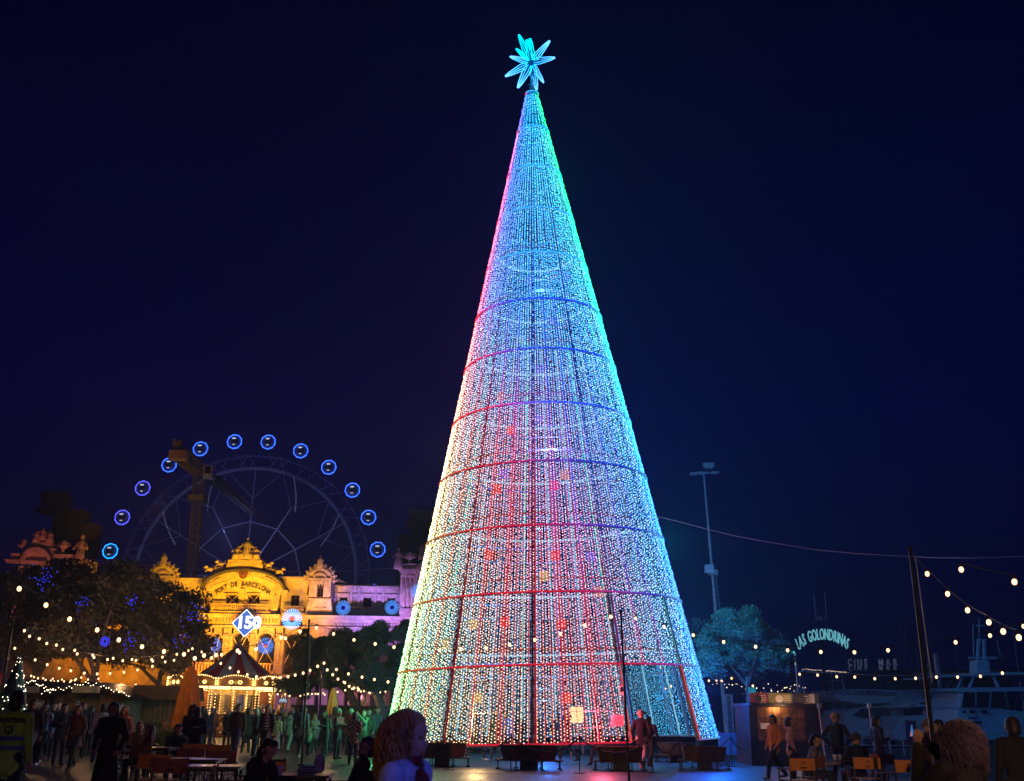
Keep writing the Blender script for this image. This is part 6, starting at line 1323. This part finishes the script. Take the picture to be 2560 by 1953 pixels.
for k in range(40): q = P(1740+random.random()*290, 1718+random.uniform(-10, 18), d+40); m.ball((q.x-CXx, 40, q.z), random.uniform(.03, .08), 4, 2)
tag(m.build('far_lights', FL2, t), kind='stuff')
# far dark quay line
m = MB(); q0, q1 = P(1650, 1735, 200), P(2700, 1735, 200); m.prism([(q0.x, -.6), (q1.x, -.6), (q1.x, 5.5), (q1.x*.8+q0.x*.2, 6.5), (q0.x*.5+q1.x*.5, 5.2), (q0.x, 6)], 200, 220); tag(m.build('far_quay', M['dstone']), kind='structure')
# boats
HB = mat('boat_white', (.25, .32, .36), .35, vary=.12); HB2 = mat('boat_teal_white', (.36, .52, .60), .35, vary=.12); NB = mat('boat_navy', (.02, .03, .06), .4)
def boat(lab, d, hull, roof, wins, extra=None, txt=None, posts=(), mt=HB):
    o = P(hull[0][0], 1800, d); t = thing('tour_boat', lab, 'boat', (o.x, d, -.5), 0, 'tour boats moored at the quay'); Lx = lambda p, dd=0: (P(p[0], p[1], d).x-o.x, P(p[0], p[1], d).z+.5)
    m = MB(); m.prism([Lx(p) for p in hull], 0, 5.0); m.build('hull', mt, t)
    for k, r_ in enumerate(roof): m = MB(); m.prism([Lx(p) for p in r_], -.25, 4.4); m.build('upper_deck' if k == 0 else 'deck_canopy', mt, t)
    for r_ in wins: m = MB(); m.prism([Lx(p) for p in r_], -.31, -.26) if len(r_) else None; m.build('window', gl, t)
    for a, b, w_ in posts: p, q = Lx(a), Lx(b); m = MB(); m.bar((p[0], .4, p[1]), (q[0], .4, q[1]), w_, 5); m.build('rail_post', mt, t)
    if txt:
        for s_3, x, y, sz in txt: p = Lx((x, y)); text('boat_name', s_3, sz, (p[0], -.30, p[1]), NB, t, .01, (math.pi/2, 0, 0), 1.0, bold=.008, shear=.35)
    return t, Lx
rail = lambda x0, x1, y, h, n: [((x0+(x1-x0)*k/n, y), (x0+(x1-x0)*k/n, y+h), .025) for k in range(n+1)]
boat('long white tour boat with the web address on its curved upper deck', 66, [(2108, 1800), (2122, 1775), (2160, 1767), (2300, 1762), (2420, 1775), (2420, 1840), (2118, 1840)],
     [[(2076, 1728), (2100, 1724), (2200, 1724), (2275, 1729), (2290, 1745), (2280, 1756), (2150, 1760), (2100, 1752), (2085, 1742)]],
     [[(2128, 1790), (2150, 1772), (2212, 1769), (2222, 1792), (2180, 1796)], [(2255, 1772), (2330, 1772), (2330, 1810), (2255, 1810)]], txt=[('LASGOLONDRINAS.com', 2150, 1733, .42)], posts=[((2118+k*15, 1765), (2118+k*15, 1752), .025) for k in range(20)]+[((2118, 1753), (2418, 1758), .025), ((2118, 1759), (2418, 1764), .02)]+[((2110, 1700), (2118, 1728), .04), ((2345, 1634), (2352, 1688), .16), ((2350, 1680), (2358, 1722), .12)])
boat('second tour boat with a blue grey name strip behind the leaning pole', 62, [(2230, 1830), (2260, 1790), (2420, 1785), (2430, 1850), (2240, 1850)],
     [[(2318, 1722), (2400, 1720), (2404, 1757), (2300, 1756), (2270, 1770), (2290, 1748)], [(2270, 1762), (2405, 1757), (2405, 1765), (2270, 1768)]], [[(2335, 1772), (2392, 1770), (2392, 1800), (2340, 1805)]], txt=[('LASGOLONDRINAS.com', 2360, 1744, .27)],
     posts=[((2360, 1700), (2350, 1722), .05), ((2385, 1700), (2370, 1722), .05), ((2405, 1698), (2420, 1722), .05)])
bt2, Lx = boat('teal lit boat with a wheelhouse, three portholes and a radar mast', 58, [(2395, 1850), (2396, 1775), (2400, 1768), (2475, 1768), (2560, 1780), (2640, 1785), (2640, 1850)],
     [[(2330, 1724), (2400, 1720), (2560, 1718), (2640, 1722), (2640, 1728), (2400, 1730)], [(2330, 1690), (2470, 1682), (2640, 1680), (2640, 1685), (2470, 1689), (2335, 1694)], [(2400, 1732), (2404, 1732), (2400, 1768), (2396, 1768)], [(2430, 1730), (2437, 1730), (2435, 1768), (2430, 1768)], [(2468, 1730), (2474, 1730), (2470, 1768), (2464, 1768)], [(2505, 1730), (2510, 1730), (2515, 1770), (2510, 1770)]],
     [[(2404, 1732), (2430, 1732), (2430, 1768), (2400, 1768)], [(2437, 1732), (2468, 1732), (2464, 1768), (2435, 1768)], [(2474, 1732), (2505, 1732), (2510, 1768), (2470, 1768)], [(2401, 1776), (2409, 1776), (2408, 1784), (2401, 1783)], [(2419, 1776), (2431, 1776), (2431, 1785), (2420, 1784)], [(2446, 1776), (2461, 1776), (2462, 1785), (2448, 1785)], [(2416, 1793), (2437, 1793), (2437, 1797), (2416, 1797)], [(2414, 1803), (2448, 1804), (2448, 1809), (2414, 1808)]],
     posts=[((2455, 1600), (2450, 1682), .1), ((2468, 1600), (2470, 1682), .1), ((2430, 1644), (2500, 1644), .08), ((2445, 1686), (2430, 1722), .1), ((2415, 1690), (2400, 1722), .06), ((2490, 1686), (2505, 1722), .1), ((2440, 1560), (2442, 1640), .03), ((2500, 1600), (2510, 1644), .02), ((2456, 1545), (2456, 1600), .03), ((2448, 1563), (2470, 1563), .05), ((2449, 1598), (2475, 1598), .05)]+rail(2475, 2640, 1752, 30, 9), mt=HB2)
m = MB(); m.prism([Lx(p) for p in [(2448, 1650), (2476, 1650), (2480, 1684), (2446, 1684)]], .2, 1.2); m.build('funnel', HB2, bt2)
d = 60; q = P(2228, 1690, 114); t = thing('mast_tower', 'slim lattice boat mast behind the cinema sign', 'mast', (q.x, 114, 0)); a = P(2250, 1557, 114); lattice('mast', (0, 0, 0), (a.x-q.x+.3, 0, a.z), .3, 14, M['steel'], t, .05)
m = MB(); a = P(2246, 1577, 114); m.bar((a.x-q.x-.9, 0, a.z), (a.x-q.x+.9, 0, a.z), .06); m.build('crosstree', M['steel'], t)
for k, (x, y, dd) in enumerate([(2075, 1640, 95), (2098, 1600, 98), (2290, 1615, 96), (2318, 1650, 92), (2530, 1560, 90), (2385, 1590, 100)]):
    q = P(x, y, dd); t = thing('boat_mast', ['thin bare mast below the arched sign', 'thin mast right of the arched sign', 'thin mast left of the tallest leaning pole', 'short thin mast right of the tallest leaning pole', 'bare mast near the right edge', 'thin mast between the leaning pole and the radar mast'][k], 'mast', (q.x, dd, -.5), 0, 'bare masts of boats in the marina'); m = MB(); m.bar((0, 0, 0), (0, 0, q.z+.5), .06, 5, .03); m.build('mast', M['steel'], t)
    m = MB(); m.bar((-.9, 0, (q.z+.5)*.72), (.9, 0, (q.z+.5)*.72), .03, 4); m.build('spreader', M['steel'], t)
    m = MB(); m.prism([(-2.5, 0), (3.5, 0), (4.2, 1.1), (-2.7, .9)], -.8, .8); m.build('hull', HB, t)
# numbered posts and quay railings
for x, y, s_4, lab in ((2172, 1764, '2', 'thin light post with a small number 2 plate'), (2047, 1764, '3', 'thin light post with a small number 3 plate beside the kiosk')):
    d = 33; q = P(x, y, d); ft = P(x+16, 1860, d); t = thing('numbered_post', lab, 'post', (ft.x, d, 0), 0, 'numbered gate posts on the quay'); m = MB(); m.bar((0, 0, 0), (q.x-ft.x, 0, q.z), .03, 6); m.build('pole', M['steel'], t); m = MB(); m.box((q.x-ft.x, -.04, q.z), (.13, .03, .12)); m.build('number_plate', M['white'], t); text('number', s_4, .11, (q.x-ft.x, -.062, q.z), M['dark'], t, .002)
q = G(2030, 50); rl = thing('quay_railing', 'dark quay railing in front of the boats', 'railing', (10, 52, 0)); X0, X1 = G(2020, 52).x-10, G(2640, 52).x-10
for z_ in (.45, .8, 1.1): m = MB(); m.bar((X0, 0, z_), (X1, 0, z_), .03); m.build('rail', M['steel'], rl)
for k in range(19): m = MB(); x0 = X0+(X1-X0)*k/18; m.bar((x0, 0, 0), (x0, 0, 1.12), .035); m.build('rail_post', M['steel'], rl)
# LED screen, speakers, green fence behind the crowd
t, w, h_ = panel('pixel_screen', 'small bright black and white screen right of the carousel', 698, 1744, 718, 1758, 62, M['black'])
m = MB()
for k in range(7): m.box((-w*.4+w*.8*k/6, -.04, h_*(.35+.3*(k % 2))), (w*.07, .01, h_*.5)); 
m.build('screen_pixels', glowmat('pixel_white', (.6, .8, 1), 1.2), t); m = MB(); m.bar((0, 0, 0), (0, 0, -P(708, 1758, 62).z), .05); m.build('stand', M['dark'], t)
a, b = G(720, 58), G(1000, 58); t = thing('dark_fence', 'dark screen fence behind the green lit crowd', 'fence', ((a.x+b.x)/2, 58, 0)); n = 8; w = (b.x-a.x)/n
for k in range(n): m = MB(); m.box((a.x+w*(k+.5)-(a.x+b.x)/2, 0, P(800, 1763, 58).z/2), (w-.05, .06, P(800, 1763, 58).z)); m.build('fence_panel', M['dark'], t)
t, w, h_ = panel('red_banner', 'narrow red banner at the left edge', -14, 1684, 5, 1782, 30, mat('banner_red', (.5, .03, .02), .6, emis=(.5, .02, .02), estr=.15), cat='banner'); m = MB(); m.bar((w/2, .05, h_), (w/2, .05, -P(0, 1782, 30).z), .03); m.build('banner_pole', M['dark'], t)
t, w, h_ = panel('menu_board', 'blue standing board at the end of the second hut', 308, 1798, 328, 1840, 38, mat('board_blue', (.02, .12, .25), .5), cat='board')
for s in (-1, 1): m = MB(); m.bar((s*w*.45, .05, 0), (s*w*.45, .05, -P(318, 1840, 38).z), .03); m.build('leg', M['dark'], t)
finish_bodies()
# festoon light: lamps near the strings, some added to brighten trees and parasols
for x, y, d, w in [(100, 1610, 38, 25), (250, 1640, 40, 30), (400, 1640, 42, 30), (600, 1670, 54, 160), (100, 1640, 53, 260), (330, 1650, 53, 260), (430, 1640, 55, 200), (540, 1650, 58, 120), (820, 1690, 52, 35), (920, 1720, 56, 40), (200, 1680, 52, 260), (2100, 1690, 36, 14), (2350, 1690, 33, 14), (640, 1620, 32, 14), (2430, 1540, 15, 5), (380, 1625, 28, 12), (440, 1690, 27, 30), (840, 1700, 45, 25), (1960, 1720, 27, 10)]:
    lamp('festoon_lamp', 'POINT', P(x, y, d), (1, .5, .22), w*(1.5 if 37 < d < 50 else .7), None, .06)
finish_texts()
# ================================================================== air
hz = MB(); hz.box((0, 720, 25.7), (1810, 1580, 54.6)); ho = hz.build('haze', bpy.data.materials.new('haze_air')); hm_ = ho.data.materials[0]; hm_.use_nodes = True; nt = hm_.node_tree; nt.nodes.clear()
pv = nt.nodes.new('ShaderNodeVolumePrincipled'); oo = nt.nodes.new('ShaderNodeOutputMaterial'); pv.inputs['Density'].default_value = HAZE; pv.inputs['Color'].default_value = (.8, .85, 1, 1); pv.inputs['Anisotropy'].default_value = .3
nt.links.new(pv.outputs[0], oo.inputs['Volume']); tag(ho, kind='stuff')
